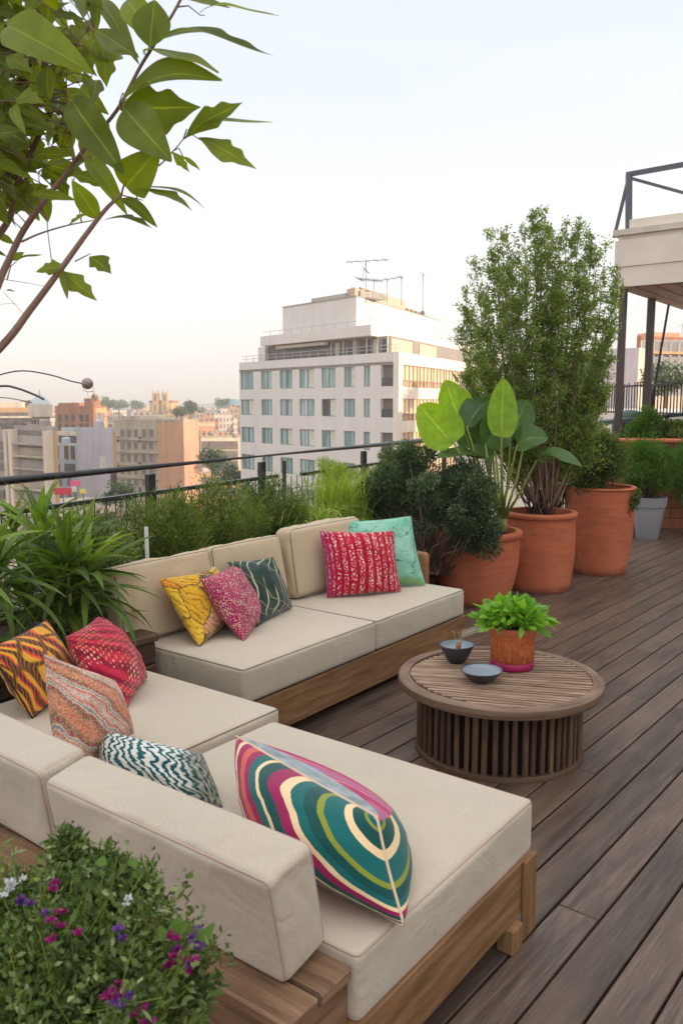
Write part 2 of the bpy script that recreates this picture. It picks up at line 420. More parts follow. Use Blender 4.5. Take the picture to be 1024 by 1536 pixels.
def prism(mb,pts,z0,z1,mi=0):
    n=len(pts); vs=[(*p,z0) for p in pts]+[(*p,z1) for p in pts]
    fs=[list(range(n))[::-1],[n+i for i in range(n)]]+[[i,(i+1)%n,n+(i+1)%n,n+i] for i in range(n)]
    uv=[[(vs[k][0],vs[k][1]) for k in f] for f in fs]
    for i in range(n):
        L=float(np.linalg.norm(np.subtract(pts[(i+1)%n],pts[i]))); uv[2+i]=[(0,z0),(L,z0),(L,z1),(0,z1)]
    mb.add(vs,fs,uv,mi)
prism(mb,[D,C,B,A],-.5,-.045)
tag(mb.build('roof_slab',plain('bitumen',hx(40,36,36),.9,.2)),kind='structure')

# ------------------------------------------------------------------ cushions
DENTS=[]
for (px_,py_,z_,r_,dp) in ((320,955,.45,.13,.014),(385,948,.45,.12,.013),(545,892,.45,.16,.014),(580,880,.45,.16,.01),(205,1045,.47,.13,.014),(150,1120,.47,.15,.014),(240,1190,.45,.13,.01),(500,1330,.45,.15,.016),(440,1290,.45,.13,.012),(600,1180,.45,.20,.007),(330,1060,.47,.18,.006)):
    q_=U(px_,py_,z_); DENTS.append((q_[0],q_[1],r_,dp))
def cushion_mesh(mb,c,X,Y,Z,hx_,hy_,hz_,r=.03,puff=(0,0,.01),puffneg=None,n=18,wr=.003,wax=None,seed=0,sag=0):
    c=np.asarray(c,float);X=nrm(X);Y=nrm(Y);Z=nrm(Z);h=np.array([hx_,hy_,hz_])
    for a in range(3):
        o1,o2=[q for q in range(3) if q!=a]
        n1=n+(8 if h[o1]>.3 else 0); n2=n+(8 if h[o2]>.3 else 0)
        def par(m): 
            q=np.linspace(-1,1,m); return np.sign(q)*np.abs(np.sin(q*math.pi/2))**.9
        for sg in(-1,1):
            p1=par(n1);p2=par(n2); P=np.zeros((n1,n2,3))
            g=np.meshgrid(p1,p2,indexing='ij'); P[...,a]=sg;P[...,o1]=g[0];P[...,o2]=g[1]
            Q=P*h; inner=np.clip(Q,-(h-r),(h-r)); d=Q-inner; ln=np.linalg.norm(d,axis=2,keepdims=True); Q=inner+d/np.maximum(ln,1e-9)*r
            e=(1-P[...,o1]**2)*(1-P[...,o2]**2)
            pf=puff[a] if (sg>0 or puffneg is None) else puffneg[a]
            Q[...,a]+=sg*pf*np.clip(e,0,1)**.6
            # soft wander of every surface
            R=np.zeros_like(Q)
            for i in range(n1):
                for j in range(n2):
                    q=Q[i,j]; v=Vector((q[0]*5+seed,q[1]*5,q[2]*5)); 
                    w=noise.noise(v)*1.3
                    if wax is not None:
                        dg=q[wax]*17+q[(wax+1)%3]*14+q[(wax+2)%3]*6; w+=.25*noise.noise(Vector((dg*1.6+seed,q[(wax+1)%3]*4,q[wax]*3))) - .85*max(0,1-abs(noise.noise(Vector((dg*.55+seed,q[wax]*2.5,seed))))*5)*(.4+.6*abs(noise.noise(Vector((q[wax]*4,seed,2)))*2))
                    s=min(1,e[i,j]*3)
                    R[i,j,a]=sg*w*wr*s
            Q=Q+R
            world=c+Q[...,0:1]*X+Q[...,1:2]*Y+Q[...,2:3]*Z
            if a==2 and sg>0 and hz_<.1:
                for (dx,dy,dr,dd_) in DENTS:
                    g2=(world[...,0]-dx)**2+(world[...,1]-dy)**2; world[...,2]-=dd_*np.exp(-g2/dr**2)*np.clip(e*4,0,1)
            flip=(sg>0)==(a==1); mb.grid(world,flip=not flip)
def piping(mb,c,X,Y,Z,h,r,a,sg,rad=.0035):
    c=np.asarray(c,float);ax=[nrm(X),nrm(Y),nrm(Z)];o1,o2=[q for q in range(3) if q!=a]
    k=r*.29; A=h[a]-k; p=[]
    e1=h[o1]-k;e2=h[o2]-k; rr=r*.8
    for (s1,s2,st) in((1,1,0),(-1,1,90),(-1,-1,180),(1,-1,270)):
        for q in range(4):
            an=math.radians(st+q*30); p.append(((e1-rr)*s1+rr*math.cos(an),(e2-rr)*s2+rr*math.sin(an)))
    # densify
    pts=[];m=len(p)
    for i in range(m):
        u=np.array(p[i]);w=np.array(p[(i+1)%m]); L=np.linalg.norm(w-u); q=max(1,int(L/.08))
        for t in range(q): pts.append(u+(w-u)*t/q)
    pts.append(pts[0]); pts.append(pts[1])
    mb.tube([c+ax[a]*sg*A+ax[o1]*x+ax[o2]*y for x,y in pts],rad,6,cap=False)
def cushion(parent,name,c,X,Y,Z,h,r,puff,mat,pmat,pa=2,label=None,both=True,**kw):
    mb=MB(); cushion_mesh(mb,c,X,Y,Z,*h,r=r,puff=puff,**kw)
    o=mb.build(name,mat,parent,smooth=True,merge=1e-5)
    if label:o['label']=label
    mb=MB(); piping(mb,c,X,Y,Z,h,r,pa,1)
    if both: piping(mb,c,X,Y,Z,h,r,pa,-1)
    mb.build('piping',pmat,o,smooth=True)
    return o
def bx(mb,u0,u1,v0,v1,z0,z1,bev=.004,along=None,mi=0):
    mb.box(S((u0+u1)/2,(v0+v1)/2,(z0+z1)/2),EU,EV,EZ,abs(u1-u0)/2,abs(v1-v0)/2,(z1-z0)/2,mi,bev,along)
# near sofa: chaise, corner seat and the ledge behind them
so=thing('sectional_sofa','teak framed corner sofa with a long beige chaise and two thick bolsters in the foreground','sofa',S(.5,.8,0))
mb=MB(); bx(mb,-.20,.985,-.022,.02,.09,.275,along=0); bx(mb,.955,.995,.021,1.12,.09,.272,along=1); bx(mb,.0,.95,1.10,1.14,.09,.27,along=0)
bx(mb,.985,1.03,1.16,2.12,.09,.28,along=1); bx(mb,-.02,.95,.5,.56,.20,.27,along=0); bx(mb,-.02,.98,1.6,1.66,.2,.28,along=0); bx(mb,-.02,.98,2.08,2.14,.2,.28)
mb.build('frame',M['teak'],so)
mb=MB()
for v0,v1 in ((.022,.36),(.365,.72),(.725,1.095)): bx(mb,-.0,.953,v0,v1,.235,.268,.003,along=0)
for v0,v1 in ((1.16,1.59),(1.67,2.07)): bx(mb,-.0,.983,v0,v1,.255,.29,.003,along=0)
mb.build('seat_boards',M['teak'],so)
mb=MB(); bx(mb,-.245,-.132,.0,2.5,.385,.42,.006,along=1); bx(mb,-.128,.0-.006,.0,2.5,.386,.42,.006,along=1)
lg=mb.build('ledge',M['platform'],so)
mb=MB(); bx(mb,-.238,-.008,.012,.045,.22,.3845,.003,along=0); bx(mb,-.236,-.205,.047,2.48,.22,.384,.003,along=1); bx(mb,-.237,-.206,.047,2.48,.03,.215,.003,along=1); mb.build('ledge_panel',M['platform'],so)
for (u0,u1,v0,v1) in((.895,.986,-.036,-.0225),(.80,.87,-.045,.02),(-.16,-.09,.05,.12),(-.16,-.09,2.3,2.37),(.92,.98,2.0,2.07),(.9,.95,1.03,1.09),(.02,.09,.03,.1)):
    mb=MB(); bx(mb,u0,u1,v0,v1,0.0,(.2745 if v0<-.03 and u0>.85 else .089) if v0<0 else (.089 if u0>-.1 else .2),.006,along=2); mb.build('leg',M['teak'],so)
cushion(so,'chaise_cushion',S(.492,.56,.362),EU,EV,EZ,(.497,.575,.088),.018,(.006,.004,.022),M['fab'],M['pipe'],seed=1,n=24,wr=.007)
cushion(so,'seat_cushion',S(.54,1.665,.385),EU,EV,EZ,(.53,.50,.088),.02,(.006,.006,.02),M['fab'],M['pipe_d'],seed=5,n=24,wr=.007)
def tilt(Y,Z,deg):
    a=math.radians(deg); return nrm(Y*math.cos(a)+Z*math.sin(a)),nrm(Z*math.cos(a)-Y*math.sin(a))
def bolster(c,X,Nf,L,Tk,Hh,deg,mat,pm,label=None,seed=0,parent=so,name='bolster',z0=.42,r=.02,puff=(.006,.016,.012)):
    # Nf: direction the front faces; leans back away from it
    Nf=np.array(Nf);a=math.radians(deg); Zt=nrm(EZ*math.cos(a)-Nf*math.sin(a)); Yt=nrm(Nf*math.cos(a)+EZ*math.sin(a))
    cc=np.array(c)+EZ*0; cc=np.array([c[0],c[1],z0])+Zt*(Hh/2)+EZ*(Tk/2*math.sin(a))
    return cushion(parent,name,cc,X,Yt,Zt,(L/2,Tk/2,Hh/2),r,puff,mat,pm,pa=1,label=label,seed=seed,n=36,wr=.008,wax=0)
bolster(S(-.078,.505,0),EV,EU,.85,.155,.285,11,M['fab'],M['pipe'],'beige bolster at the open end of the ledge',seed=3)
vd=nrm(EV*1+EU*.035)
bolster(S(-.04,1.70,0),vd,nrm(EU-EV*.035),1.44,.16,.28,9,M['fab'],M['pipe'],'long beige bolster behind the corner seat',seed=9)
# back sofa
sb=thing('garden_sofa','low sand coloured sofa with three back cushions and a plank base, standing along the planters','sofa',S(2.5,2.1,0))
mb=MB(); bx(mb,1.40,3.66,1.685,1.72,.055,.262,.004,along=0); bx(mb,1.40,3.66,2.60,2.635,.055,.8,.004,along=0)
bx(mb,1.40,1.435,1.722,2.598,.055,.26,along=1);bx(mb,3.625,3.66,1.722,2.598,.055,.26,along=1); bx(mb,1.436,3.624,1.722,2.598,.225,.258)
mb.build('frame',M['teak'],sb)
for u0 in(1.45,3.55):
    for v0 in(1.74,2.5): 
        mb=MB(); bx(mb,u0,u0+.06,v0,v0+.06,0,.055,.003); mb.build('foot',M['teak'],sb)
cushion(sb,'seat_cushion',S(1.96,2.13,.362),EU,EV,EZ,(.575,.45,.092),.02,(.006,.008,.018),M['fab'],M['pipe_d'],label='nearer beige seat cushion',seed=11,n=20,wr=.004)
cushion(sb,'seat_cushion',S(3.085,2.13,.362),EU,EV,EZ,(.545,.45,.092),.02,(.01,.008,.014),M['fab'],M['pipe_d'],label='farther beige seat cushion',seed=15,n=20,wr=.004)
bolster(S(1.60,2.46,0),EU,-EV,.70,.14,.42,13,M['fab2'],M['pipe_d'],seed=21,parent=sb,name='back_cushion',z0=.45,r=.024,puff=(.01,.03,.008))
bolster(S(2.27,2.46,0),EU,-EV,.62,.14,.43,12,M['fab2'],M['pipe_d'],seed=25,parent=sb,name='back_cushion',z0=.45,r=.024,puff=(.01,.03,.008))
bolster(S(3.03,2.44,0),EU,-EV,.80,.15,.47,9,M['fab2'],M['pipe_d'],seed=29,parent=sb,name='back_cushion',z0=.45,r=.045,puff=(.01,.04,.01))
mb=MB(); # rounded timber armrest at the far end
cushion_mesh(mb,S(3.70,2.28,.50),EU,EV,EZ,.035,.26,.17,r=.034,puff=(0,0,0),n=8,wr=0)
mb.build('armrest',plain('tan_hide',hx(150,104,66),.55,.15),sb,smooth=True,merge=1e-5)
# side table between the two sofas
st=thing('side_table','brown timber block table of stacked planks between the two sofas','side table',S(1.2,2.55,0))
mb=MB(); bx(mb,1.10,1.365,2.26,2.86,.505,.55,.012,along=1); mb.build('table_top',M['darkwood'],st)
mb=MB()
for z0,z1 in((.0,.12),(.126,.25),(.256,.38),(.386,.50)): bx(mb,1.115,1.35,2.275,2.84,z0,z1,.008,along=1)
mb.build('table_body',M['darkwood'],st)
mb=MB(); mb.box(S(1.23,2.60,.5625),nrm(EU+.1*EV),nrm(EV-.1*EU),EZ,.085,.115,.011,bev=.003)
tag(mb.build('stone_tile',plain('pale_slate',hx(150,144,140),.7,.1)),'flat grey stone tile lying on the timber side table','tile')
# ------------------------------------------------------------------ coffee table
tc=np.array([.80,4.08,0]); R=.508
ct=thing('coffee_table','round brown coffee table with a slatted drum base on the dark deck','coffee table',tc)
mb=MB(); mb.lathe([(R-.058,.35),(R-.055,.386),(R-.008,.387),(R,.380),(R+.002,.350),(R-.006,.338),(R-.09,.334),(R-.09,.345),(R-.058,.35)],tc,72,wob=.004)
autosmooth(mb.build('table_rim',M['tabletop'],ct))
mb=MB()
a0=math.radians(-9); sx=np.array([math.cos(a0),math.sin(a0),0]); sy=np.array([-math.sin(a0),math.cos(a0),0])
y=-R+.085
while y<R-.08:
    hw=.0098+random.uniform(-.0015,.0015); L=math.sqrt(max(0,(R-.052)**2-y*y)); an=a0+random.uniform(-.006,.006)+.10*math.sin(y*5)
    dx=np.array([math.cos(an),math.sin(an),0]);dy=np.array([-math.sin(an),math.cos(an),0])
    mb.box(tc+sy*y+EZ*(.377+random.uniform(-.0008,.0008)),dx,dy,EZ,L-.004,hw,.008,bev=.003,along=0); y+=.034
mb.build('top_slats',wood('slats_pale',hx(92,70,54),hx(156,128,106),hx(196,172,150),.65,1.6,varb=.2),ct)
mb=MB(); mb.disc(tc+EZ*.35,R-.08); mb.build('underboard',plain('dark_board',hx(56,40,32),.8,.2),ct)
mb=MB(); rb=.405
for k in range(56):
    an=6.2832*k/56+random.uniform(-.012,.012); c=tc+np.array([math.cos(an)*rb,math.sin(an)*rb,0])
    X=np.array([-math.sin(an),math.cos(an),0]);Y=np.array([math.cos(an),math.sin(an),0]); Zt=nrm(EZ+X*random.uniform(-.012,.012))
    mb.box(c+EZ*.178,X,Y,Zt,.0125+random.uniform(-.002,.002),.009,.157,bev=.004,along=2)
mb.build('base_slats',M['slat'],ct)
mb=MB(); mb.lathe([(rb-.025,.0),(rb+.016,.0),(rb+.018,.02),(rb+.012,.03),(rb-.02,.03),(rb-.025,.0)],tc,64); mb.lathe([(rb-.03,.305),(rb-.012,.305),(rb-.012,.334),(rb-.03,.334)],tc,64)
autosmooth(mb.build('base_ring',M['slat'],ct))
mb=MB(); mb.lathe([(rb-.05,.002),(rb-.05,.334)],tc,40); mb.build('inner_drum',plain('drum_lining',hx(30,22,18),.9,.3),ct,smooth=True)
TT=.386
# pot with leafy plant
p0=U(771,1005,TT); p0[2]=TT; p0=p0+np.array([0,.06,0])
pp=thing('table_plant_pot','orange ribbed pot with magenta foot and bright leafy plant on the coffee table','potted plant',p0)
mb=MB(); mb.lathe([(.0,.0),(.108,.0),(.112,.008),(.113,.036),(.108,.04)],p0,40); mb.build('foot_band',plain('magenta_glaze',hx(160,20,84),.4,.06),pp,smooth=True)
t=NT('orange_weave'); v=t.coord('UV',(60,26,1)); a=t.noise(v,1.4,3,.6,1.2); t.col(t.ramp(a,[(.3,hx(130,58,26)),(.5,hx(190,96,48)),(.7,hx(214,132,76))])); t.rough(.75); t.bump(a,.8,.006)
mb=MB(); mb.lathe([(.106,.04),(.111,.045),(.113,.12),(.117,.19)],p0,48,wob=.01); mb.build('pot_body',t.m,pp,smooth=True)
mb=MB(); mb.lathe([(.118,.188),(.121,.192),(.123,.222),(.115,.224),(.112,.19)],p0,48,wob=.01); autosmooth(mb.build('pot_rim',M['terra'],pp))
mb=MB(); mb.disc(p0+EZ*.205,.113); mb.build('soil',M['soil'],pp)
n=520; an=rng.uniform(0,6.283,n); el=rng.uniform(.05,1.35,n); D=np.stack([np.cos(an)*np.cos(el),np.sin(an)*np.cos(el),np.sin(el)],1)
rr=rng.uniform(.25,1,n)[:,None]; P=p0+np.array([0,0,.22])+D*rr*np.array([.175,.15,.125])+np.array([.0,0,0])
D2=D+rng.normal(size=(n,3))*.35; D2[:,2]+=.2
leaves('foliage',P,D2,rng.uniform(.05,.10,n),rng.uniform(.026,.042,n),M['l_salad'],pp,T_OVAL,.25)
mb=MB()
for k in range(26):
    a=random.uniform(0,6.28);r=random.uniform(.02,.13); mb.tube([p0+EZ*.2,p0+np.array([math.cos(a)*r*.5,math.sin(a)*r*.5,.26]),p0+np.array([math.cos(a)*r,math.sin(a)*r,.3])],.002,5)
mb.build('stems',M['pet'],pp)
# bowls
gl=plain('glazed_charcoal',hx(66,64,70),.3,.1,20,.05); gi=plain('glazed_inside',hx(140,152,164),.22,.08,10,0)
def bowl(px,py,r,h,rf,label,name,wob):
    c=U(px,py,TT); c[2]=TT; c=c+np.array([0,rf*.9,0])
    b=thing(name,label,'bowl',c,'charcoal bowls on the coffee table')
    pr=[(0,0),(rf,0),(rf+.006,.006)]
    for k in range(1,9):
        q=k/8; pr.append((rf+(r-rf)*q**.75,h*q))
    pr+= [(r-.002,h+.003),(r-.006,h)]
    mb=MB(); mb.lathe(pr,c,48,wob=wob); autosmooth(mb.build('shell',gl,b),50)
    pr=[(r-.0062,h-.0005),(r-.012,h-.012),(rf+(r-rf)*.5,h*.62),(0,h*.55)]
    mb=MB(); mb.lathe(pr,c,48,wob=wob); mb.build('inside',gi,b,smooth=True)
    return c
c1=bowl(686,996,.092,.095,.04,'taller flared charcoal bowl holding a little glass cup beside the sofa','bowl',.03)
c2=bowl(724,1026,.103,.058,.045,'lower wide charcoal bowl in front of the orange plant pot','bowl',.03)
# little glass with sprig
g=thing('glass_cup','tiny amber glass cup with a wire sprig standing in the taller bowl','cup',c1+EZ*.055)
t=NT('amber_glass'); t.col(hx(214,150,110)); t.rough(.15); t.b.inputs['Transmission Weight'].default_value=.6
mb=MB(); cc=c1+EZ*.055+np.array([.008,0,0]); mb.lathe([(0,0),(.013,0),(.014,.05),(.012,.05),(.011,.006),(0,.006)],cc,20); mb.build('cup',t.m,g,smooth=True)
mb=MB()
for q in range(5):
    a=q*1.3; e=np.array([math.cos(a)*.03,math.sin(a)*.02,.09+.012*(q%3)]); mb.tube([cc+EZ*.006,cc+e*.6,cc+e,cc+e+np.array([.012*math.cos(a+1),0,-.006])],.0009,4)
mb.build('sprig',plain('dry_sprig',hx(200,186,160),.7),g)
# zig zag feather duster like sprig lying between bowl and plant
a0=W(693,951,4.23); a1=W(738,936,4.28); mb=MB(); mb.tube([c1+EZ*.07+np.array([.02,.02,0]),a0,a1],.0018,5)
for k in range(26):
    q=k/25; c=a0+(a1-a0)*q; mb.tube([c+np.array([-.002,0,.016]),c+np.array([.004,0,-.016])],.0019,4)
tag(mb.build('dried_sprig',plain('striped_sprig',hx(214,204,190),.8,.3,120)),'pale striped dried sprig leaning from the taller bowl to the orange pot','sprig')
# ------------------------------------------------------------------ throw pillows
def fabm(t,col,bump_h=None,bs=.3,rough=.9):
    t.col(col); t.rough(rough,.2); t.b.inputs['Sheen Weight'].default_value=.2
    v=t.coord('Object'); w=t.noise(v,500,2,.7); cr=t.noise(v,9,3,.5,.8)
    h=t.math('ADD',t.math('MULTIPLY',w,.15),cr)
    if bump_h is not None: h=t.math('ADD',h,bump_h)
    t.bump(h,bs,.012); return t.m
def ringcol(t,uv,nzs=.10):
    nz=t.noisec(uv,1.5,2); d=t.mix(nzs,uv,nz,'ADD'); s=t.sep(d)
    x=t.math('SUBTRACT',s[0],1.08);y=t.math('SUBTRACT',s[1],1.06)
    r=t.math('POWER',t.math('ADD',t.math('MULTIPLY',x,x),t.math('MULTIPLY',t.math('MULTIPLY',y,y),.5)),.5)
    r=t.math('ADD',r,t.math('MULTIPLY',t.math('SUBTRACT',t.noise(uv,.9,1),.5),.35))
    te,te2,cr,ol,ma,co,pk=hx(12,100,100),hx(8,76,74),hx(238,208,164),hx(138,146,52),hx(152,24,84),hx(206,92,84),hx(206,150,122)
    st=[(0,ol),(.035,te2),(.10,cr),(.118,te),(.17,ol),(.19,te2),(.245,cr),(.27,te),(.33,ol),(.35,te2),(.39,te),(.425,cr),(.45,ma),(.49,te2),(.53,cr),(.545,te),(.585,ma),(.62,co),(.66,ma),(.70,cr),(.73,ma),(.78,pk),(.81,ma),(.84,cr),(.865,te),(.90,cr),(.915,te2),(.95,ol),(.965,te)]
    k=len(st)//2; lo=t.ramp(r,[(p*2 if p*2<1 else 1,c) for p,c in st[:k+1]],'CONSTANT') if 0 else None
    return t.ramp(t.math('MULTIPLY',r,.86),st,'CONSTANT')
def m_rings():
    t=NT('swirl_stripes'); return fabm(t,ringcol(t,t.coord('UV')),None,.25,.75)
def m_ringback():
    t=NT('swirl_stripes_back'); uv=t.coord('UV'); nz=t.noisec(uv,2.2,3); d=t.mix(.3,uv,nz,'ADD'); w=t.wave(d,1.4,3,'RINGS')
    pk=t.ramp(w,[(0,hx(170,30,96)),(.3,hx(206,70,130)),(.42,hx(226,170,170)),(.5,hx(186,50,100)),(.7,hx(214,60,70)),(.85,hx(150,110,150)),(1,hx(150,30,90))],'CONSTANT')
    s=t.sep(uv); pk=t.mix(t.ramp(t.math('ADD',s[1],t.math('MULTIPLY',s[0],-.75)),[(.12,1.),(.14,0.)]),pk,ringcol(t,uv))
    g=t.ramp(s[1],[(.90,0.),(.905,1.)]); gr=t.ramp(t.noise(uv,14,4),[(.35,hx(120,134,140)),(.65,hx(166,176,180))])
    return fabm(t,t.mix(g,pk,gr),None,.2,.8)
def m_sparkle(name,base,base2,spark,scale,stripes=0,amt=.33,purple=None):
    t=NT(name); uv=t.coord('UV'); ob=t.coord('Object')
    b=t.ramp(t.noise(uv,4,3),[(.35,base),(.65,base2)])
    d=t.voro(ob,scale); sp=t.ramp(d,[(amt-.08,1.),(amt,0.)])
    if stripes:
        w=t.wave(t.comb(t.sep(uv)[0],0,0),stripes,0); msk=t.ramp(w,[(.25,0.),(.45,1.)]); sp=t.math('MULTIPLY',sp,msk)
        b=t.mix(t.math('MULTIPLY',t.ramp(w,[(.1,1.),(.3,0.)]),.6),b,tuple(np.array(base)*.5)); hgt=w
    else: hgt=d
    gate=t.ramp(t.noise(ob,30,2),[(.4,.25),(.55,1.)]); sp=t.math('MULTIPLY',sp,gate)
    c=t.mix(sp,b,spark)
    if purple: c=t.mix(t.math('MULTIPLY',t.ramp(t.sep(uv)[0],[(0,1.),(.3,0.)]),.6),c,purple)
    return fabm(t,c,hgt,.7)
def m_floral():
    t=NT('yellow_floral_print'); uv=t.coord('UV'); d=t.mix(.12,uv,t.noisec(uv,5,3),'ADD')
    cell=t.voro(d,3.6,out='Color'); edge=t.voro(d,3.6,'DISTANCE_TO_EDGE'); r=t.sep(cell)[0]
    c=t.ramp(r,[(0,hx(214,160,30)),(.26,hx(234,186,56)),(.42,hx(96,98,40)),(.55,hx(66,74,78)),(.66,hx(226,130,40)),(.78,hx(148,140,50)),(.9,hx(222,160,130))],'CONSTANT')
    petal=t.wave(d,7,9,'BANDS','DIAGONAL',3); c=t.mix(t.ramp(petal,[(.7,0.),(.9,.55)]),c,hx(92,60,16))
    c=t.mix(t.ramp(edge,[(.015,1.),(.04,0.)]),c,hx(70,64,30)); c=t.mix(t.ramp(t.noise(uv,34,3),[(.5,0.),(.6,.35)]),c,hx(240,200,90))
    return fabm(t,c,None,.25)
def m_darklines():
    t=NT('dark_green_reeds'); uv=t.coord('UV'); n=t.noisec(uv,1.4,2); d=t.mix(.5,uv,n,'ADD')
    s=t.sep(d); w=t.math('ADD',t.math('MULTIPLY',s[0],8),t.math('MULTIPLY',s[1],-3.5)); f=t.math('FRACT',w); g=t.math('ABSOLUTE',t.math('SUBTRACT',f,.5))
    w2=t.math('ADD',t.math('MULTIPLY',s[0],5),t.math('MULTIPLY',s[1],4.5)); g2=t.math('ABSOLUTE',t.math('SUBTRACT',t.math('FRACT',w2),.5))
    c=t.ramp(t.noise(uv,3,3),[(.4,hx(28,58,46)),(.6,hx(58,74,78))])
    mk=t.ramp(t.noise(uv,2.4,2),[(.36,0.),(.48,1.)])
    c=t.mix(t.math('MULTIPLY',t.ramp(g,[(.05,1.),(.09,0.)]),mk),c,hx(196,190,156)); c=t.mix(t.math('MULTIPLY',t.ramp(g2,[(.02,.8),(.05,0.)]),mk),c,hx(160,160,110))
    return fabm(t,c,None,.2,.8)
def m_mint():
    t=NT('mint_bird_print'); uv=t.coord('UV'); c=t.ramp(t.noise(uv,3,3),[(.35,hx(108,180,154)),(.65,hx(158,206,186))])
    n=t.noise(uv,3.4,2,.5,1.2); g=t.math('ABSOLUTE',t.math('SUBTRACT',n,.5)); c=t.mix(t.ramp(g,[(.004,.8),(.012,0.)]),c,hx(44,96,84))
    n=t.noise(t.coord('UV',(1.3,1,1),loc=(4,2,0)),4.5,2,.5,2); g=t.math('ABSOLUTE',t.math('SUBTRACT',n,.46)); c=t.mix(t.ramp(g,[(.004,.7),(.012,0.)]),c,hx(60,110,90))
    y=t.sep(uv)[1]; low=t.ramp(t.math('ADD',y,t.math('MULTIPLY',t.noise(uv,14,3),.25)),[(.28,1.),(.36,0.)]); gr=t.ramp(t.wave(uv,14,6),[(.3,hx(70,128,60)),(.7,hx(150,180,110))])
    c=t.mix(t.math('MULTIPLY',low,.8),c,gr)
    return fabm(t,c,None,.2,.8)
def m_sunset():
    t=NT('orange_leaf_print'); uv=t.coord('UV',(1,1,1),(0,0,.5)); d=t.mix(.35,uv,t.noisec(uv,1.5,2),'ADD')
    w=t.wave(d,1.7,2.5,'BANDS','DIAGONAL',2); c=t.ramp(w,[(0,hx(90,62,40)),(.16,hx(226,168,50)),(.5,hx(236,184,70)),(.62,hx(232,120,50)),(.76,hx(214,70,60)),(.88,hx(140,54,60)),(.95,hx(78,62,46))],'CONSTANT')
    e=t.voro(d,2.4,'DISTANCE_TO_EDGE'); c=t.mix(t.ramp(e,[(.02,1.),(.06,0.)]),c,hx(96,70,40))
    c=t.mix(t.ramp(t.wave(d,9,4),[(.8,0.),(1,.45)]),c,hx(250,150,90)); return fabm(t,c,None,.2)
def m_dots():
    t=NT('red_embroidered_dots'); uv=t.coord('UV'); d=t.mix(.1,uv,t.noisec(uv,3,2),'ADD')
    b=t.ramp(t.wave(d,4.4,3,'BANDS','DIAGONAL'),[(.2,hx(140,16,52)),(.8,hx(200,40,72))])
    v=t.voro(d,26,rand=.25); sp=t.ramp(v,[(.24,1.),(.36,0.)]); 
    gl=t.noise(uv,2.2,2,.5,.5); sz=t.ramp(gl,[(.4,.35),(.6,1.)])
    c=t.mix(t.math('MULTIPLY',sp,sz),b,t.ramp(t.noise(uv,2.6,1),[(.4,hx(232,150,70)),(.6,hx(244,214,170))]))
    q=t.math('ABSOLUTE',t.math('SUBTRACT',t.voro(d,2.1,rand=.9),.16)); c=t.mix(t.ramp(q,[(.02,.7),(.05,0.)]),c,hx(120,60,60))
    return fabm(t,c,v,.7)
def m_multi():
    t=NT('speckled_paisley'); uv=t.coord('UV'); d=t.mix(.35,uv,t.noisec(uv,1.7,3),'ADD')
    w=t.wave(d,1.0,2.2,'RINGS',detail=2); c=t.ramp(w,[(0,hx(220,196,180)),(.12,hx(214,96,50)),(.22,hx(230,206,190)),(.34,hx(70,126,130)),(.42,hx(226,206,196)),(.54,hx(176,124,40)),(.66,hx(180,40,96)),(.78,hx(124,116,50)),(.92,hx(214,130,90))])
    s=t.ramp(t.noise(t.coord('Object'),150,2,.7),[(.5,0.),(.56,1.)]); c=t.mix(t.math('MULTIPLY',s,.4),c,hx(228,214,200))
    s=t.ramp(t.noise(t.coord('Object',loc=(3,1,2)),110,2,.8),[(.52,0.),(.57,1.)]); c=t.mix(t.math('MULTIPLY',s,.4),c,hx(110,70,70))
    return fabm(t,c,t.noise(t.coord('Object'),170,2),.5)
def m_teal():
    t=NT('teal_brush_stripes'); uv=t.coord('UV'); d=t.mix(.22,uv,t.noisec(t.coord('UV',(3,5,1)),1.6,4),'ADD')
    s=t.sep(d); w=t.wave(t.comb(t.math('ADD',s[0],t.math('MULTIPLY',s[1],.22)),0,0),5.4,0); n=t.noise(t.coord('UV',(60,9,1)),1,4,.7)
    v=t.math('ADD',t.math('MULTIPLY',w,.5),t.math('MULTIPLY',n,.6))
    c=t.ramp(v,[(.42,hx(16,84,94)),(.5,hx(60,120,130)),(.56,hx(206,210,204)),(.8,hx(226,224,216))])
    dk=t.ramp(t.math('ADD',t.sep(uv)[0],t.math('MULTIPLY',t.noise(uv,7,3),.3)),[(.85,0.),(1.,1.)]); c=t.mix(t.math('MULTIPLY',dk,.7),c,t.ramp(t.noise(uv,16,4),[(.42,hx(36,44,40)),(.6,hx(130,134,110))]))
    return fabm(t,c,None,.25)
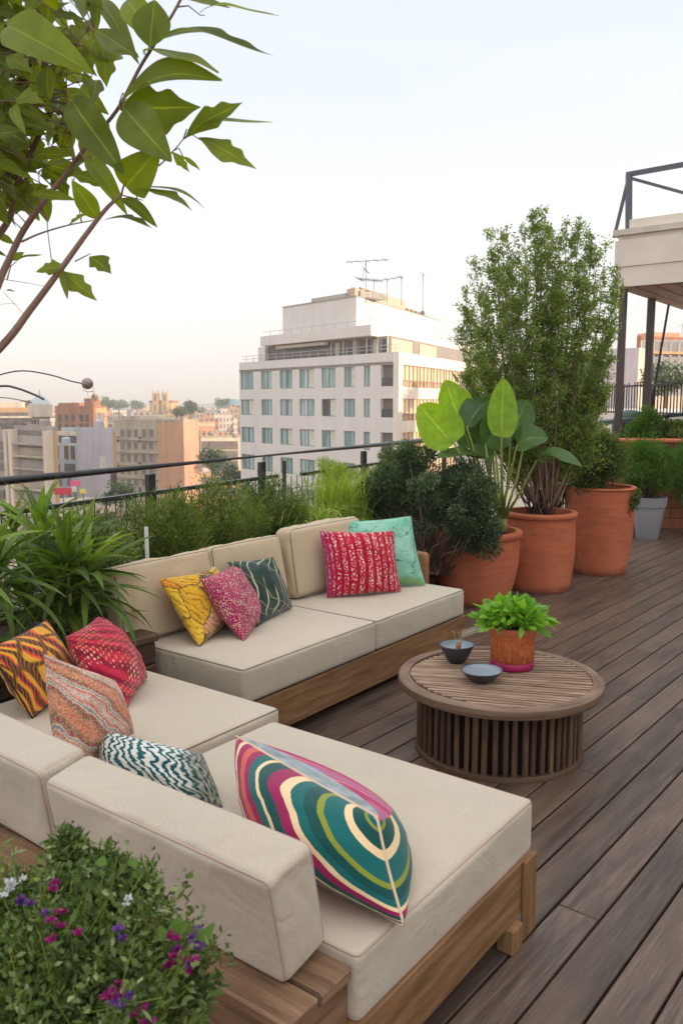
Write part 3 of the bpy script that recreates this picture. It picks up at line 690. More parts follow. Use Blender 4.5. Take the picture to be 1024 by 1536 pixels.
def pillow(BL,BR,TR,TL,T,mat,label,mback=None,bshift=None,seed=0,n=30,pull=.06,wr=.006,pipe=None,group=None,bulge=(1,1),ridge=0,cat='throw pillow'):
    BL,BR,TR,TL=[np.asarray(p,float) for p in(BL,BR,TR,TL)]
    N=nrm(np.cross((BR-BL)+(TR-TL),(TL-BL)+(TR-BR)))
    q=np.linspace(-1,1,n); q=np.sign(q)*np.sin(np.abs(q)*math.pi/2)**.95
    mb=MB(); edge=None
    for side in(0,1):
        P=np.zeros((n,n,3)); sg=1 if side==0 else -1
        for i,s in enumerate(q):
            for j,t in enumerate(q):
                ck=1-.012*(abs(s*t)**5); ss=s*(1-pull*(1-t*t))*ck; tt=t*(1-pull*(1-s*s))*ck; a=(ss+1)/2;b=(tt+1)/2
                p=BL*(1-a)*(1-b)+BR*a*(1-b)+TR*a*b+TL*(1-a)*b
                e=max(0,(1-s*s)*(1-t*t)); h=T*.56*bulge[side]*(e**.52)
                w=noise.noise(Vector((s*2.2+seed,t*2.2,side*3+seed)))*wr*2.2+noise.noise(Vector((s*6+seed,t*6,side*3+seed)))*wr
                if ridge: w+=ridge*math.sin((s+1)*math.pi*ridge_n)*min(1,e*4)
                P[i,j]=p+N*sg*(h+w*min(1,e*4))+(bshift*(e**.5) if (side==1 and bshift is not None) else 0)
        mb.grid(P,mi=side,flip=(side==1))
    o=mb.build('throw_pillow',[mat,mback or mat],smooth=True,merge=1e-6)
    tag(o,label,cat,group)
    if pipe:
        loop=[]
        o0=np.array(o.location)
        for (A,B) in(((-1,-1),(1,-1)),((1,-1),(1,1)),((1,1),(-1,1)),((-1,1),(-1,-1))):
            for k in range(14):
                f=k/14; s=A[0]+(B[0]-A[0])*f; t=A[1]+(B[1]-A[1])*f
                ck=1-.012*(abs(s*t)**5); ss=s*(1-pull*(1-t*t))*ck; tt=t*(1-pull*(1-s*s))*ck; a=(ss+1)/2;b=(tt+1)/2
                loop.append(BL*(1-a)*(1-b)+BR*a*(1-b)+TR*a*b+TL*(1-a)*b)
        loop+=loop[:2]; mp=MB(); mp.tube(loop,.0045,6,cap=False); mp.build('piping',pipe,o,smooth=True)
    return o
ridge_n=6
G1='throw pillows on the sand coloured sofa';G2='throw pillows on the corner sofa'
pillow(U(300,972,.462),U(343,936,.465),W(326,852,4.90),W(237,868,4.50),.15,m_floral(),'mustard yellow floral pillow, leftmost on the sofa along the planters',seed=2,group=G1)
pillow(W(300,905,4.78),W(345,905,4.9),W(326,845,5.0),W(288,862,4.88),.08,m_floral() if 0 else plain('fern_print',hx(190,180,140),.9,.5,26),'small cream fern print pillow peeping out behind the yellow floral and magenta ones',seed=31,group=G1)
pillow(U(366,964,.462),U(396,924,.465),W(352,846,4.95),W(300,868,4.58),.17,m_sparkle('magenta_sequins',hx(150,22,76),hx(184,40,104),hx(240,206,176),120,0,.44),'magenta sparkly pillow between the yellow floral and the dark green one',seed=4,group=G1)
pillow(U(384,942,.463),U(439,912,.465),W(410,835,5.15),W(340,842,4.92),.15,m_darklines(),'dark green pillow with pale reed lines, right of the magenta one',seed=6,group=G1)
pillow(U(524,884,.463),U(638,878,.466),W(616,774,6.05),W(511,782,5.98),.15,m_mint(),'mint green pillow with bird drawings, behind the crimson striped one',seed=8,group=G1,pipe=plain('mint_edge',hx(120,170,150)))
pillow(U(490,898,.464),U(602,888,.466),W(591,796,5.78),W(478,796,5.58),.17,m_sparkle('crimson_ridges',hx(190,16,50),hx(208,30,70),hx(248,224,216),82,4.4,.46,hx(150,30,110)),'crimson ribbed pillow with white flecks, front at the right end of the far sofa',seed=10,group=G1,ridge=.004)
pillow(U(48,1078,.49),U(120,1025,.49),W(70,929,3.68),W(-22,974,3.28),.17,m_sunset(),'orange and yellow leaf print pillow at the left edge, behind the speckled one',seed=12,group=G2,pipe=plain('dark_edge',hx(50,40,34)))
pillow(U(186,1072,.485),U(222,1016,.487),W(147,924,3.88),W(97,955,3.52),.19,m_dots(),'red embroidered pillow with yellow dots, closest to the timber side table',seed=14,group=G2)
pillow(U(88,1170,.49),U(202,1100,.49),W(173,1021,3.13),W(65,979,2.95),.17,m_multi(),'speckled cream, rust and teal paisley pillow in front of the red and orange ones',seed=16,group=G2)
pillow(W(150,1168,2.95),U(337,1216,.465),W(304,1131,2.74),W(151,1094,3.02),.15,m_teal(),'narrow teal and white streaked bolster pillow behind the corner joint of the bolsters',seed=18,group=G2,pull=.03)
pillow(U(392,1282,.455),U(607,1390,.47),W(566,1226,2.17),W(353,1103,2.70),.28,m_rings(),'big swirl striped pillow in teal, cream and magenta standing on the chaise',m_ringback(),EU*.10+EZ*.035,seed=20,group=G2,pull=.03,wr=.005,bulge=(1.0,1.1),pipe=plain('cream_edge',hx(226,196,166)))
# ------------------------------------------------------------------ terracotta pots and planters
def bigpot(c,rb,rt,h,rim=.05,mat=None,parent=None,lip=.02,bulge=.03,z=0,parts=True):
    pr=[(0,.0),(rb-.01,.0),(rb,.012)]
    for k in range(1,11):
        q=k/10; pr.append((rb+(rt-rb)*q+bulge*math.sin(q*math.pi),.012+(h-rim-.012)*q))
    mb=MB(); mb.lathe(pr,c,56,wob=.004); autosmooth(mb.build('pot_body',mat,parent),50)
    mb=MB(); mb.lathe([(rt-.002,h-rim-.002),(rt+lip,h-rim+.008),(rt+lip+.004,h-.012),(rt+lip-.006,h),(rt-.03,h),(rt-.04,h-.1)],c,56,wob=.004); autosmooth(mb.build('pot_rim',mat,parent),60)
    mb=MB(); n=56; mb.disc(np.asarray(c)+EZ*(h-.07),rt-.03); mb.build('soil',M['soil'],parent)
pc1=np.array([1.20,7.32,0]);pc2=np.array([1.88,7.83,0]);pc3=np.array([2.69,8.62,0])
def spray(c,r,n,mat,parent,name,ll,lw,tpl=T_DIA,shell=.3,up=.3,clump=26,cl=.28,droop=.1,keep=None,wild=.7):
    # clumped crown: several sub-blobs spread through the volume
    C,_=blob_pts(c,np.array(r)*.8,clump,.15); P=[];D=[];Rn=[]
    per=n//clump
    for q in C:
        rr=np.array(r)*cl*random.uniform(.7,1.35); p,d=blob_pts(q,rr,per,shell); P.append(p);D.append(d*.8+(p-np.asarray(c))/np.array(r)*.5); Rn.append(np.clip(rng.normal(random.uniform(.25,.7),.2,per),0,1))
    P=np.concatenate(P);D=np.concatenate(D);Rn=np.concatenate(Rn)
    D=D+rng.normal(size=D.shape)*wild; D[:,2]+=up
    if keep is not None:
        k=keep(P); P,D,Rn=P[k],D[k],Rn[k]
    m=len(P)
    return leaves(name,P,D,rng.uniform(ll[0],ll[1],m),rng.uniform(lw[0],lw[1],m),mat,parent,tpl,droop,Rn),C
def twigs(base,C,parent,mat,name='branches',r0=.012,n=None,spread=.1):
    mb=MB(); b=np.asarray(base,float)
    for q in C:
        st=b+np.array([random.uniform(-spread,spread),random.uniform(-spread,spread),0]); mid=(st+q)/2+rng.normal(size=3)*.05; mb.tube([st,mid,q],[r0,r0*.6,r0*.25],5)
    return mb.build(name,mat,parent,smooth=True)
# pot 1 with bird of paradise
t1=thing('bird_of_paradise','potted broad paddle-leafed plant in the terracotta pot nearest the sofa','potted plant',pc1,'terracotta pots in a row')
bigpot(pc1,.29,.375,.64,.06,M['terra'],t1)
base=np.array([1.37,7.22,.60]); mbS=MB(); 
cs=W(752,795,7.25)
mbS.tube([pc1*np.array([1,1,0])+np.array([cs[0]-pc1[0],-.03,.56]),cs+EZ*.02,cs+np.array([.0,0,.1])],[.06,.055,.045],9)
mbS.build('trunk',plain('fibrous_trunk',hx(150,140,80),.9,.4,40),t1,smooth=True)
pl=[ # blade base px,py,d ; tip ; width m ; normal ; mat ; root px
 ((681,665,7.1),(628,607,7.15),.40,(-.3,-.9,.5),1,(.0)),
 ((690,625,7.3),(668,570,7.35),.36,(.5,-1,.1),1,0),
 ((752,655,6.95),(756,566,7.1),.27,(0,-1,.05),1,0),
 ((735,640,7.4),(700,600,7.6),.30,(.3,-.6,.6),0,0),
 ((700,640,7.2),(745,600,7.5),.30,(-.5,-.7,.5),0,0),
 ((775,668,7.0),(822,655,6.9),.30,(0,-.75,.7),0,0),
 ((805,690,7.0),(874,700,6.8),.24,(.1,-.4,1),0,0),
 ((765,660,7.4),(790,600,7.6),.30,(-.2,-1,.3),0,0),
 ((715,690,7.2),(655,690,7.0),.26,(0,-.3,1),0,0),
 ((720,660,7.3),(690,640,7.4),.32,(-.5,-.7,.4),0,0),
 ((728,668,7.1),(745,628,7.3),.34,(.3,-.9,.2),0,0),
 ((785,668,7.5),(790,630,7.7),.28,(.5,-.8,.2),0,0),
 ((742,672,7.5),(712,655,7.6),.34,(0,-.9,.4),0,0),
 ((700,680,7.3),(740,690,7.1),.30,(.0,-.6,.8),0,0),
]
for i,(b,tp,w,nn,y,_) in enumerate(pl):
    mb=MB(); big_leaf(mb,W(*b),W(*tp),w,nn,'para',bend=-.07 if y else .12,fold=.26 if y else .36,na=24,nb=10,seed=i,wav=.03,rnd=random.uniform(.4,1) if y else random.random())
    lf=mb.build('leaf',M['l_parayel'] if y else M['l_para'],t1,smooth=True)
    b3=W(*b); r0=cs+np.array([random.uniform(-.03,.03),random.uniform(-.03,.03),.08]); mid=(r0+b3)/2+np.array([(b3[0]-r0[0])*.12,0,.03])
    mb=MB(); mb.tube([r0,mid,b3,b3+(W(*tp)-b3)*.3],[.016,.012,.008,.004],7); mb.build('stalk',M['pet'],lf,smooth=True)
mb=MB(); big_leaf(mb,W(688,574,7.3),W(676,556,7.3),.03,(0,-1,0),'blade'); mb.build('leaf',M['l_blade'],t1,smooth=True)
# pot 2 with tall airy small-leaved tree
t2=thing('potted_tree','tall airy small-leaved tree in the middle terracotta pot','potted tree',pc2,'terracotta pots in a row')
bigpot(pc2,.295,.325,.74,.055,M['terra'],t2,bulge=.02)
mbS=MB(); P=[];D=[];Rn=[]
tops=[(742,372),(765,380),(787,345),(806,345),(822,335),(840,360),(858,355),(880,352),(895,390),(720,430),(706,470),(750,420),(835,400),(882,430),(770,450),(812,470),(712,395),(735,352),(752,345),(778,366),(800,322),(812,318),(830,345),(850,340),(868,336),(888,360),(908,370),(926,395),(697,440),(690,500),(925,430),(820,360),(760,400),(870,400),(845,420),(790,420),(730,450),(905,480),(700,560),(912,540),(716,500),(888,560),(735,560),(860,600),(775,560),(905,590),(800,500),(840,530)]
for i,(tx,ty) in enumerate(tops):
    tip=W(tx,ty,7.95+random.uniform(-.5,.45)); b=pc2+np.array([random.uniform(-.1,.1),random.uniform(-.1,.1),.68])
    m1=b+(tip-b)*.35; m1[0]=b[0]+(tip[0]-b[0])*.62; m1+=rng.normal(size=3)*.03; m2=b+(tip-b)*.7; m2[0]=b[0]+(tip[0]-b[0])*.88
    K=[b,m1,m2,tip]; path=[]
    for k in range(13):
        q=k/12; path.append(sum(K[j]*math.comb(3,j)*(1-q)**(3-j)*q**j for j in range(4)))
    mbS.tube(path,[.009*(1-k/12)+.002 for k in range(13)],5)
    path=np.array(path)
    ntw=60
    for k in range(ntw):
        q=random.uniform(.14,1)**.8; idx=min(11,int(q*12)); p=path[idx]+(path[idx+1]-path[idx])*(q*12-idx)
        L=.13*(1.1-q)+.055; an=random.uniform(0,6.28); el=random.uniform(.35,1.3)
        dd=np.array([math.cos(an)*math.cos(el),math.sin(an)*math.cos(el),math.sin(el)]); e=p+dd*L*random.uniform(.6,1.4)
        if k%3==0: mbS.tube([p,e],[.0025,.001],3,cap=False)
        m=30; f=rng.uniform(.05,1.1,(m,1)); P.append(p+(e-p)*f+rng.normal(size=(m,3))*.017); D.append(np.tile(dd,(m,1))+rng.normal(size=(m,3))*.7)
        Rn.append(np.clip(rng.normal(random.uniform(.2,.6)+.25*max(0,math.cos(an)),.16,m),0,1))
P=np.concatenate(P);D=np.concatenate(D);Rn=np.concatenate(Rn);m=len(P)
leaves('crown',P,D,rng.uniform(.022,.046,m),rng.uniform(.009,.017,m),M['l_tiny'],t2,T_DIA,.1,Rn)
mbS.build('trunk',M['stem'],t2,smooth=True)
spray(pc2+np.array([.16,.12,1.35]),(.55,.4,.42),12000,M['l_tiny'],t2,'lower_foliage',(.02,.04),(.01,.017),clump=34,cl=.3,up=.4)
# pot 3 with dense bush spilling over
t3=thing('potted_bush','dense small-leaved bush spilling over the largest terracotta pot, farthest in the row','potted bush',pc3,'terracotta pots in a row')
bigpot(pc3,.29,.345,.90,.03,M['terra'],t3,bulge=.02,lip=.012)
cb=pc3+np.array([-.07,-.05,1.20])
o,Cc=spray(cb,(.47,.44,.46),30000,M['l_bush'],t3,'foliage',(.022,.042),(.012,.02),shell=.3,clump=34,cl=.36); twigs(pc3+EZ*.84,Cc,t3,M['stem'],r0=.008)
q=pc3+np.array([.25,-.27,.80]); spray(q,(.07,.07,.16),500,M['l_bush'],t3,'trailing_shoot',(.02,.04),(.012,.02),clump=8,cl=.5)
# hanging small-leaf growth between pots 2 and 3
tb=thing('leafy_shrub','loose green shrub filling the space behind the middle and far terracotta pots','shrub',(2.3,8.9,0))
o,Cc=spray((2.28,8.75,1.2),(.66,.35,.6),24000,M['l_bush'],tb,'foliage',(.022,.042),(.012,.02),clump=40,cl=.3); twigs((2.3,8.95,.2),Cc,tb,M['stem'],r0=.012)
mb=MB(); mb.lathe([(0,0),(.2,0),(.24,.3),(.22,.3),(.2,.25),(0,.25)],(2.3,8.95,0),24); mb.build('pot',M['greypot'],tb)
# dark conifer shrub right of the sofa
ts=thing('dark_shrub','dense dark blue-green shrub bulging between the sofa end and the first terracotta pot','shrub',(.80,7.05,0))
bl=[((.86,6.92,.93),(.42,.34,.36)),((.60,7.25,1.05),(.40,.30,.34)),((1.08,6.80,.72),(.24,.22,.28)),((.42,7.5,.92),(.26,.25,.30)),((1.02,6.95,.98),(.26,.24,.24)),((.85,7.4,.6),(.4,.3,.4))]
P=[];D=[];R_=[];CC=[]
for c,r in bl:
    for q in range(24):
        d=rng.normal(size=3);d/=np.linalg.norm(d); cc=np.array(c)+d*np.array(r)*random.uniform(.45,.95); CC.append(cc); rr=random.uniform(.07,.13); p,d2=blob_pts(cc,(rr,rr,rr*.8),330,.2); P.append(p);D.append(d2+d*.5); R_.append(np.clip(rng.normal(random.uniform(.2,.65),.2,330),0,1))
P=np.concatenate(P);D=np.concatenate(D);D=D+rng.normal(size=D.shape)*.5;D[:,2]+=.2;R_=np.concatenate(R_);m=len(P)
leaves('foliage',P,D,rng.uniform(.022,.045,m),rng.uniform(.009,.016,m),M['l_conifer'],ts,T_DIA,.05,R_); twigs((.80,7.1,.3),CC[::2],ts,M['stem'],r0=.01,spread=.15)
mb=MB(); 
for z in(.0,.12,.24): mb.box((.55,7.35,z+.057),ED_R,EN_R,EZ,.65,.28,.055,bev=.006)
mb.build('timber_trough',M['darkwood'],ts)
# grey pot with fluffy fern shrub
def greypot(c,label,rt=.215,h=.55,fr=(.42,.4,.42),fz=.95,n=22000,dx=0):
    g=thing('grey_pot_plant',label,'potted plant',c)
    mb=MB(); mb.lathe([(0,0),(rt*.62,0),(rt*.64,.01),(rt*.93,h-.13),(rt*.93,h-.128),(rt*1.0,h-.126),(rt*1.06,h),(rt*.98,h),(rt*.9,h-.08)],c,40); autosmooth(mb.build('pot_body',M['greypot'],g),30)
    mb=MB(); mb.disc(np.asarray(c)+EZ*(h-.06),rt*.93); mb.build('soil',M['soil'],g)
    o,Cc=spray(np.asarray(c)+np.array([dx,0,fz]),fr,n,M['l_fern'],g,'foliage',(.03,.065),(.008,.014),clump=54,cl=.34,up=.5); twigs(np.asarray(c)+EZ*(h-.06),Cc,g,M['stem'],r0=.008,spread=.05)
    return g
greypot(np.array([3.99,10.75,0]),'feathery bright green shrub in the tapered grey pot near the brick planter',dx=-.02)
greypot(np.array([4.75,11.0,0]),'feathery green shrub at the right edge, beyond the tapered grey pot',fz=.85,fr=(.5,.4,.6))
# brick planter wall with plants behind
t=NT('big_bricks'); v=t.coord('UV'); b=t.n('ShaderNodeTexBrick'); t.l(v,b.inputs[0]); b.inputs['Scale'].default_value=1; b.inputs['Brick Width'].default_value=.42; b.inputs['Row Height'].default_value=.145; b.inputs['Mortar Size'].default_value=.006
b.inputs['Color1'].default_value=(*hx(176,112,84),1);b.inputs['Color2'].default_value=(*hx(158,96,70),1);b.inputs['Mortar'].default_value=(*hx(96,66,54),1)
nz=t.noise(t.coord('Object'),8,4); t.col(t.mix(1,b.outputs[0],t.ramp(nz,[(.3,.8),(.7,1.1)]),'MULTIPLY')); t.rough(.85); t.bump(b.outputs['Fac'],-.6,.01); M['brick']=t.m
pw=thing('brick_planter','terracotta brick planter wall with a rounded cap at the end of the deck','planter wall',(5.5,12.0,0))
x0=W(918,700,11.7)[0]
pa=np.array([x0,11.75]);pb=np.array([8.6,11.15])
mb=MB(); prism(mb,[(x0,11.75),(8.6,11.15),(8.6,11.45),(x0,12.05)],0,1.20); prism(mb,[(x0,12.054),(x0+.3,12.03),(x0+.3,13.6),(x0,13.6)],0,1.20); mb.build('wall',M['brick'],pw)
mb=MB(); dd=nrm([8.6-x0,-.6,0]); mb.box(((x0+8.6)/2,11.60,1.228),dd,np.cross(EZ,dd),EZ,(8.6-x0)/2+.05,.19,.026,bev=.015); mb.build('cap',M['terra'],pw)
mb=MB(); prism(mb,[(x0+.3,12.1),(8.6,11.5),(8.6,13.5),(x0+.3,13.5)],.9,1.1); mb.build('soil',M['soil'],pw)
for i,(px,py,d,r,lab) in enumerate([(965,640,12.3,(.32,.3,.34),'dark green shrub at the left end behind the brick planter wall'),(1010,648,12.2,(.38,.3,.24),'low green shrub behind the brick planter wall at the right edge'),(985,690,11.5,(.35,.2,.3),'leafy climber hanging over the front of the brick planter wall'),(1040,700,11.3,(.3,.2,.35),'shrub hanging over the brick planter wall, right of the leafy climber')]):
    c=W(px,py,d); s=thing('shrub',lab,'shrub',(c[0],c[1],.9),'shrubs around the brick planter'); o,Cc=spray(c,r,9000,M['l_bush'] if i%2 else M['l_fern'],s,'foliage',(.03,.06),(.014,.026),clump=20,cl=.4); twigs((c[0],c[1]+(0.25 if i>1 else 0),.95),Cc,s,M['stem'],r0=.008)
# ------------------------------------------------------------------ long planter and railing on the left
def RP(y,off,z): return np.array([rail_x(y),y,z])+EN_R*off
mb=MB()
for z in(.0,.14,.28,.42): 
    for off in(.12,.66): 
        a=RP(2.0,off,z+.066);b=RP(10.6,off,z+.066); mb.box((a+b)/2,ED_R,EN_R,EZ,np.linalg.norm(b-a)/2,.016,.0665,bev=.005)
for y in(2.0,10.6): 
    a=RP(y,.39,.27); mb.box(a,EN_R,ED_R,EZ,.25,.016,.26,bev=.004)
lp=thing('long_planter','long dark timber trough planter running along the railing behind the sofa','planter',RP(6,.39,0)); mb.build('boards',M['darkwood'],lp)
a=RP(2.05,.39,.47);b=RP(10.55,.39,.47); mb=MB(); mb.box((a+b)/2,ED_R,EN_R,EZ,np.linalg.norm(b-a)/2,.25,.02); mb.build('soil',M['soil'],lp)
rl=thing('metal_railing','dark steel terrace railing with a flat top rail, mid rail and thin pickets','railing',RP(6,0,0))
def bar(mb,p,q,w,h,bev=.003): 
    p=np.asarray(p,float);q=np.asarray(q,float);d=q-p;L=np.linalg.norm(d);x=d/L; _,y,z=basis(x); mb.box((p+q)/2,x,y,z,L/2,w/2,h/2,bev=bev,along=0)
mb=MB(); mb.tube([RP(1.5,0,1.30),RP(12.8,0,1.30)],.052,14); mb.build('top_rail',M['rail'],rl,smooth=True)
mb=MB(); bar(mb,RP(1.5,.03,1.115),RP(7.35,.03,1.115),.04,.03); mb.build('mid_rail',M['rail'],rl)
mb=MB(); bar(mb,RP(7.7,.03,1.10),RP(12.8,.03,1.10),.03,.03); mb.build('mid_rail',M['rail'],rl)
mb=MB(); bar(mb,RP(1.5,.03,.24),RP(12.8,.03,.24),.03,.03); mb.build('bottom_rail',M['rail'],rl)
for y in(2.9,5.98,7.22,8.9,10.9,12.5):
    mb=MB(); mb.box(RP(y,-.03,.6),ED_R,EN_R,EZ,.035,.022,.645,bev=.003); mb.build('post',M['rail'],rl)
mb=MB(); mb.box(RP(7.48,0.01,.6),ED_R,EN_R,EZ,.014,.014,.64,bev=.003); mb.build('post',M['rail'],rl)
mb=MB(); y=2.9; k=0
while y<12.4:
    w=random.uniform(-.02,.02); mb.tube([RP(y,.035,.25),RP(y+w,.03,.7),RP(y+w*.4,.035,1.10)],.0042,5); 
    if random.random()<.55: mb.tube([RP(y,.035,random.uniform(.7,.9)),RP(y+.06,.045,1.0),RP(y+.14,.035,1.10)],.003,4)
    y+=.085+random.uniform(-.012,.012)
pk=mb.build('pickets',M['black'],rl,smooth=True)
mb=MB(); 
for z in(.86,.98): mb.tube([RP(2.9,.04,z),RP(6,.045,z+.01),RP(9,.04,z),RP(12.4,.04,z)],.003,4)
mb.build('wires',M['black'],rl)
# ---- plants in the long planter
def feather(c,r,label,n=44,per=230,mat='l_feather',ll=(.03,.06),lw=(.005,.010),cat='shrub',name='feathery_bush',group='feathery bushes in the long planter'):
    s=thing(name,label,cat,(c[0],c[1],.49),group); mb=MB(); P=[];D=[];Rn=[]; b0=np.array([c[0],c[1],.48])
    for i in range(n):
        d=rng.normal(size=3); d/=np.linalg.norm(d); d[2]=abs(d[2])*.9+.1; tip=np.array(c)+d*np.array(r)*random.uniform(.75,1.1); b=b0+rng.normal(size=3)*np.array([.08,.08,0]); mid=(b+tip)/2+np.array([0,0,.05])
        path=[b*(1-q)**2+2*mid*q*(1-q)+tip*q*q for q in np.linspace(0,1,7)]; mb.tube(path,[.004,.0035,.003,.0025,.002,.0015,.001],4,cap=False)
        q=rng.uniform(.2,1,(per,1)); pp=b*(1-q)**2+2*mid*q*(1-q)+tip*q*q; ax=tip-b
        sp=rng.normal(size=(per,3))*.05*(1.2-q*.6); P.append(pp+sp);D.append(ax/np.linalg.norm(ax)*.9+sp*9+rng.normal(size=(per,3))*.3);Rn.append(np.clip(rng.normal(random.uniform(.2,.7),.2,per),0,1))
    P=np.concatenate(P);D=np.concatenate(D);Rn=np.concatenate(Rn);m=len(P)
    leaves('foliage',P,D,rng.uniform(*ll,m),rng.uniform(*lw,m),M[mat],s,T_DIA,.15,Rn); mb.build('stems',M['pet'],s,smooth=True)
    return s
def rp(y,off,z): return RP(y,off,z)
feather(rp(5.0,.42,.82),(.30,.36,.30),'feathery green bush behind the broad-leaved plants, under the first railing post')
feather(rp(5.65,.40,.88),(.32,.36,.34),'dark feathery bush behind the left back cushion, beside the white plant marker',n=48)
feather(rp(6.3,.38,.86),(.34,.38,.34),'feathery bush behind the joint of the first two back cushions',n=48)
feather(rp(6.9,.30,.84),(.30,.30,.32),'airy feathery bush just left of the yellow green grass clump',n=40)
def grass(c,n,h,label,mat='l_grass',w=(.0035,.0065),sp=.35,cat='grass clump',z0=.49,lean=.5):
    s=thing('grass_clump',label,cat,(c[0],c[1],z0),'grass clumps in the long planter'); mb=MB()
    for i in range(n):
        b=np.array([c[0],c[1],z0-.01])+np.append(rng.normal(size=2)*.11,0); an=random.uniform(0,6.28); L=h*random.uniform(.6,1.1); o=sp*random.uniform(.1,1)*L
        d=np.array([math.cos(an),math.sin(an),0]); ww=random.uniform(*w); side=np.array([-d[1],d[0],0]); K=7; Pm=np.zeros((K,2,3))
        for k in range(K):
            q=k/(K-1); p=b+d*(o*q**1.8)+EZ*(L*(q-lean*sp*q**3)); wk=ww*(1-q**2.5)+.0006; Pm[k,0]=p-side*wk;Pm[k,1]=p+side*wk
        mb.grid(Pm,rnd=random.random())
    mb.build('blades',M[mat],s,smooth=True); return s
grass(rp(7.75,.42,.5),620,.90,'tall yellow green grass clump behind the third back cushion',sp=.6)
grass(rp(7.2,.46,.5),420,.84,'pale green grass clump with arching blades behind the gap of the back cushions',sp=.8,w=(.004,.008),lean=.8)
grass(rp(8.35,.40,.5),460,.84,'yellow green grass clump beside the dark shrub',sp=.5)
grass(rp(6.65,.55,.5),70,.5,'sparse thin grass tuft behind the middle back cushion',sp=.9,mat='l_feather',lean=.8)
o,Cc=None,None
s=thing('leafy_shrub','bright fine-leaved shrub under the far end of the railing','shrub',rp(8.9,.4,.49)); c=rp(8.9,.38,.98)
o,Cc=spray(c,(.40,.55,.38),16000,M['l_bush'],s,'foliage',(.02,.04),(.009,.016),clump=34,cl=.3); twigs((c[0],c[1],.5),Cc,s,M['stem'],r0=.006)
s=thing('leafy_shrub','yellow green fine shrub rising to the railing left of the dark shrub','shrub',rp(8.0,.2,.49)); c=rp(8.1,.16,1.02)
o,Cc=spray(c,(.28,.6,.25),8000,M['l_grass'],s,'foliage',(.015,.035),(.005,.010),clump=30,cl=.28,up=.6); twigs((c[0],c[1],.5),Cc,s,M['stem'],r0=.005)
# broad leaved rosettes on the left
def rosette(cs,label,mat='l_blade',n=34,L=(.32,.48),w=(.040,.062),name='broad_leaf_plant',z0=.49,up=(.25,1.5)):
    c0=np.array(cs[0],float); s=thing(name,label,'plant',(c0[0],c0[1],z0),'broad-leaved plants at the left'); 
    mb=MB(); ms=MB()
    for c in cs:
        c=np.asarray(c,float); ms.tube([np.array([c0[0],c0[1],z0-.02]),(np.array([c0[0],c0[1],z0])+c)/2+rng.normal(size=3)*.02,c],[.014,.011,.008],7)
        ph=random.uniform(0,6)
        for i in range(n):
            an=ph+i*2.399; q=i/n; el=up[1]*(1-q)+(up[0]-.55)*q+random.uniform(-.12,.12); Lf=random.uniform(*L)*(.75+.5*q if q<.5 else 1.0); wd=random.uniform(*w)
            d=np.array([math.cos(an),math.sin(an),0]); b=c-EZ*(.12*q); K=11; side=np.array([-d[1],d[0],0]); Pm=np.zeros((K,5,3)); p=b.copy(); e=el; dr=random.uniform(.02,.11)+.05*q
            tw=random.uniform(-.5,.5)
            for k in range(K):
                t=k/(K-1); wk=wd*.5*max(.03,min(1,t*3+.18)*(1-t**2.6)); nn=np.array([-d[0]*math.sin(e),-d[1]*math.sin(e),math.cos(e)]); sd=side*math.cos(tw*t)+nn*math.sin(tw*t)
                for j in range(5):
                    x=(j-2)/2; Pm[k,j]=p+sd*x*wk+nn*abs(x)*wk*.45
                p=p+(d*math.cos(e)+EZ*math.sin(e))*Lf/(K-1); e-=dr
            mb.grid(Pm,rnd=min(1,max(0,random.gauss(.55-.35*q,.2))))
    mb.build('leaves',M[mat],s,smooth=True); ms.build('stems',M['pet'],s,smooth=True); return s
rosette([W(100,838,4.15),W(62,800,4.3),W(128,862,4.25)],'broad strap-leaved plant rising beside the timber side table')
rosette([W(95,890,4.2),W(40,895,4.2)],'dense dark strap-leaved plant right behind the orange and red pillows',n=30)
rosette([W(-5,850,3.8),W(-70,840,3.6)],'strap-leaved plant cut by the left edge of the picture')
rosette([W(130,800,4.5),W(20,790,4.7)],'strap-leaved plant at the back against the railing',n=18,L=(.22,.34))
rosette([W(120,925,4.5),W(-60,950,3.8)],'low shaded strap-leaved plant between the pillows and the planter',n=26,z0=.3)
mb=MB(); a=W(222,850,4.95);b=W(219,790,4.95); a[2]=.5; mb.box((a+b)/2,nrm([1,.5,0]),nrm([-.5,1,0]),nrm(b-a),.012,.002,np.linalg.norm(b-a)/2,bev=.001)
tag(mb.build('plant_marker',plain('white_plastic',hx(220,220,216),.4,.05)),'tall narrow white plant marker stuck among the feathery bushes','plant marker')
# ------------------------------------------------------------------ flowering herb in the foreground
fc=np.array([-.60,1.36,0])
ff=thing('flowering_plant','big bushy herb with magenta and violet flowers in the bottom left foreground','flowering plant',fc)
mb=MB(); mb.lathe([(0,0),(.2,0),(.27,.38),(.25,.38),(.23,.33),(0,.33)],fc,36); mb.build('pot',M['terra'],ff,smooth=True)
P=[];D=[];Rn=[];mbS=MB(); ends=[]
cen=[(100,1440,1.40,.18),(30,1430,1.47,.17),(170,1420,1.48,.15),(60,1510,1.33,.18),(190,1480,1.42,.17),(-20,1490,1.38,.18),(120,1345,1.6,.09),(250,1470,1.50,.09),(25,1370,1.55,.10),(120,1570,1.28,.18),(215,1540,1.40,.10),(110,1290,1.66,.045),(100,1270,1.68,.03),(275,1420,1.52,.05),(200,1340,1.58,.07),(0,1560,1.3,.25),(165,1310,1.6,.05),(285,1500,1.5,.05),(70,1350,1.56,.09),(150,1360,1.56,.08)]
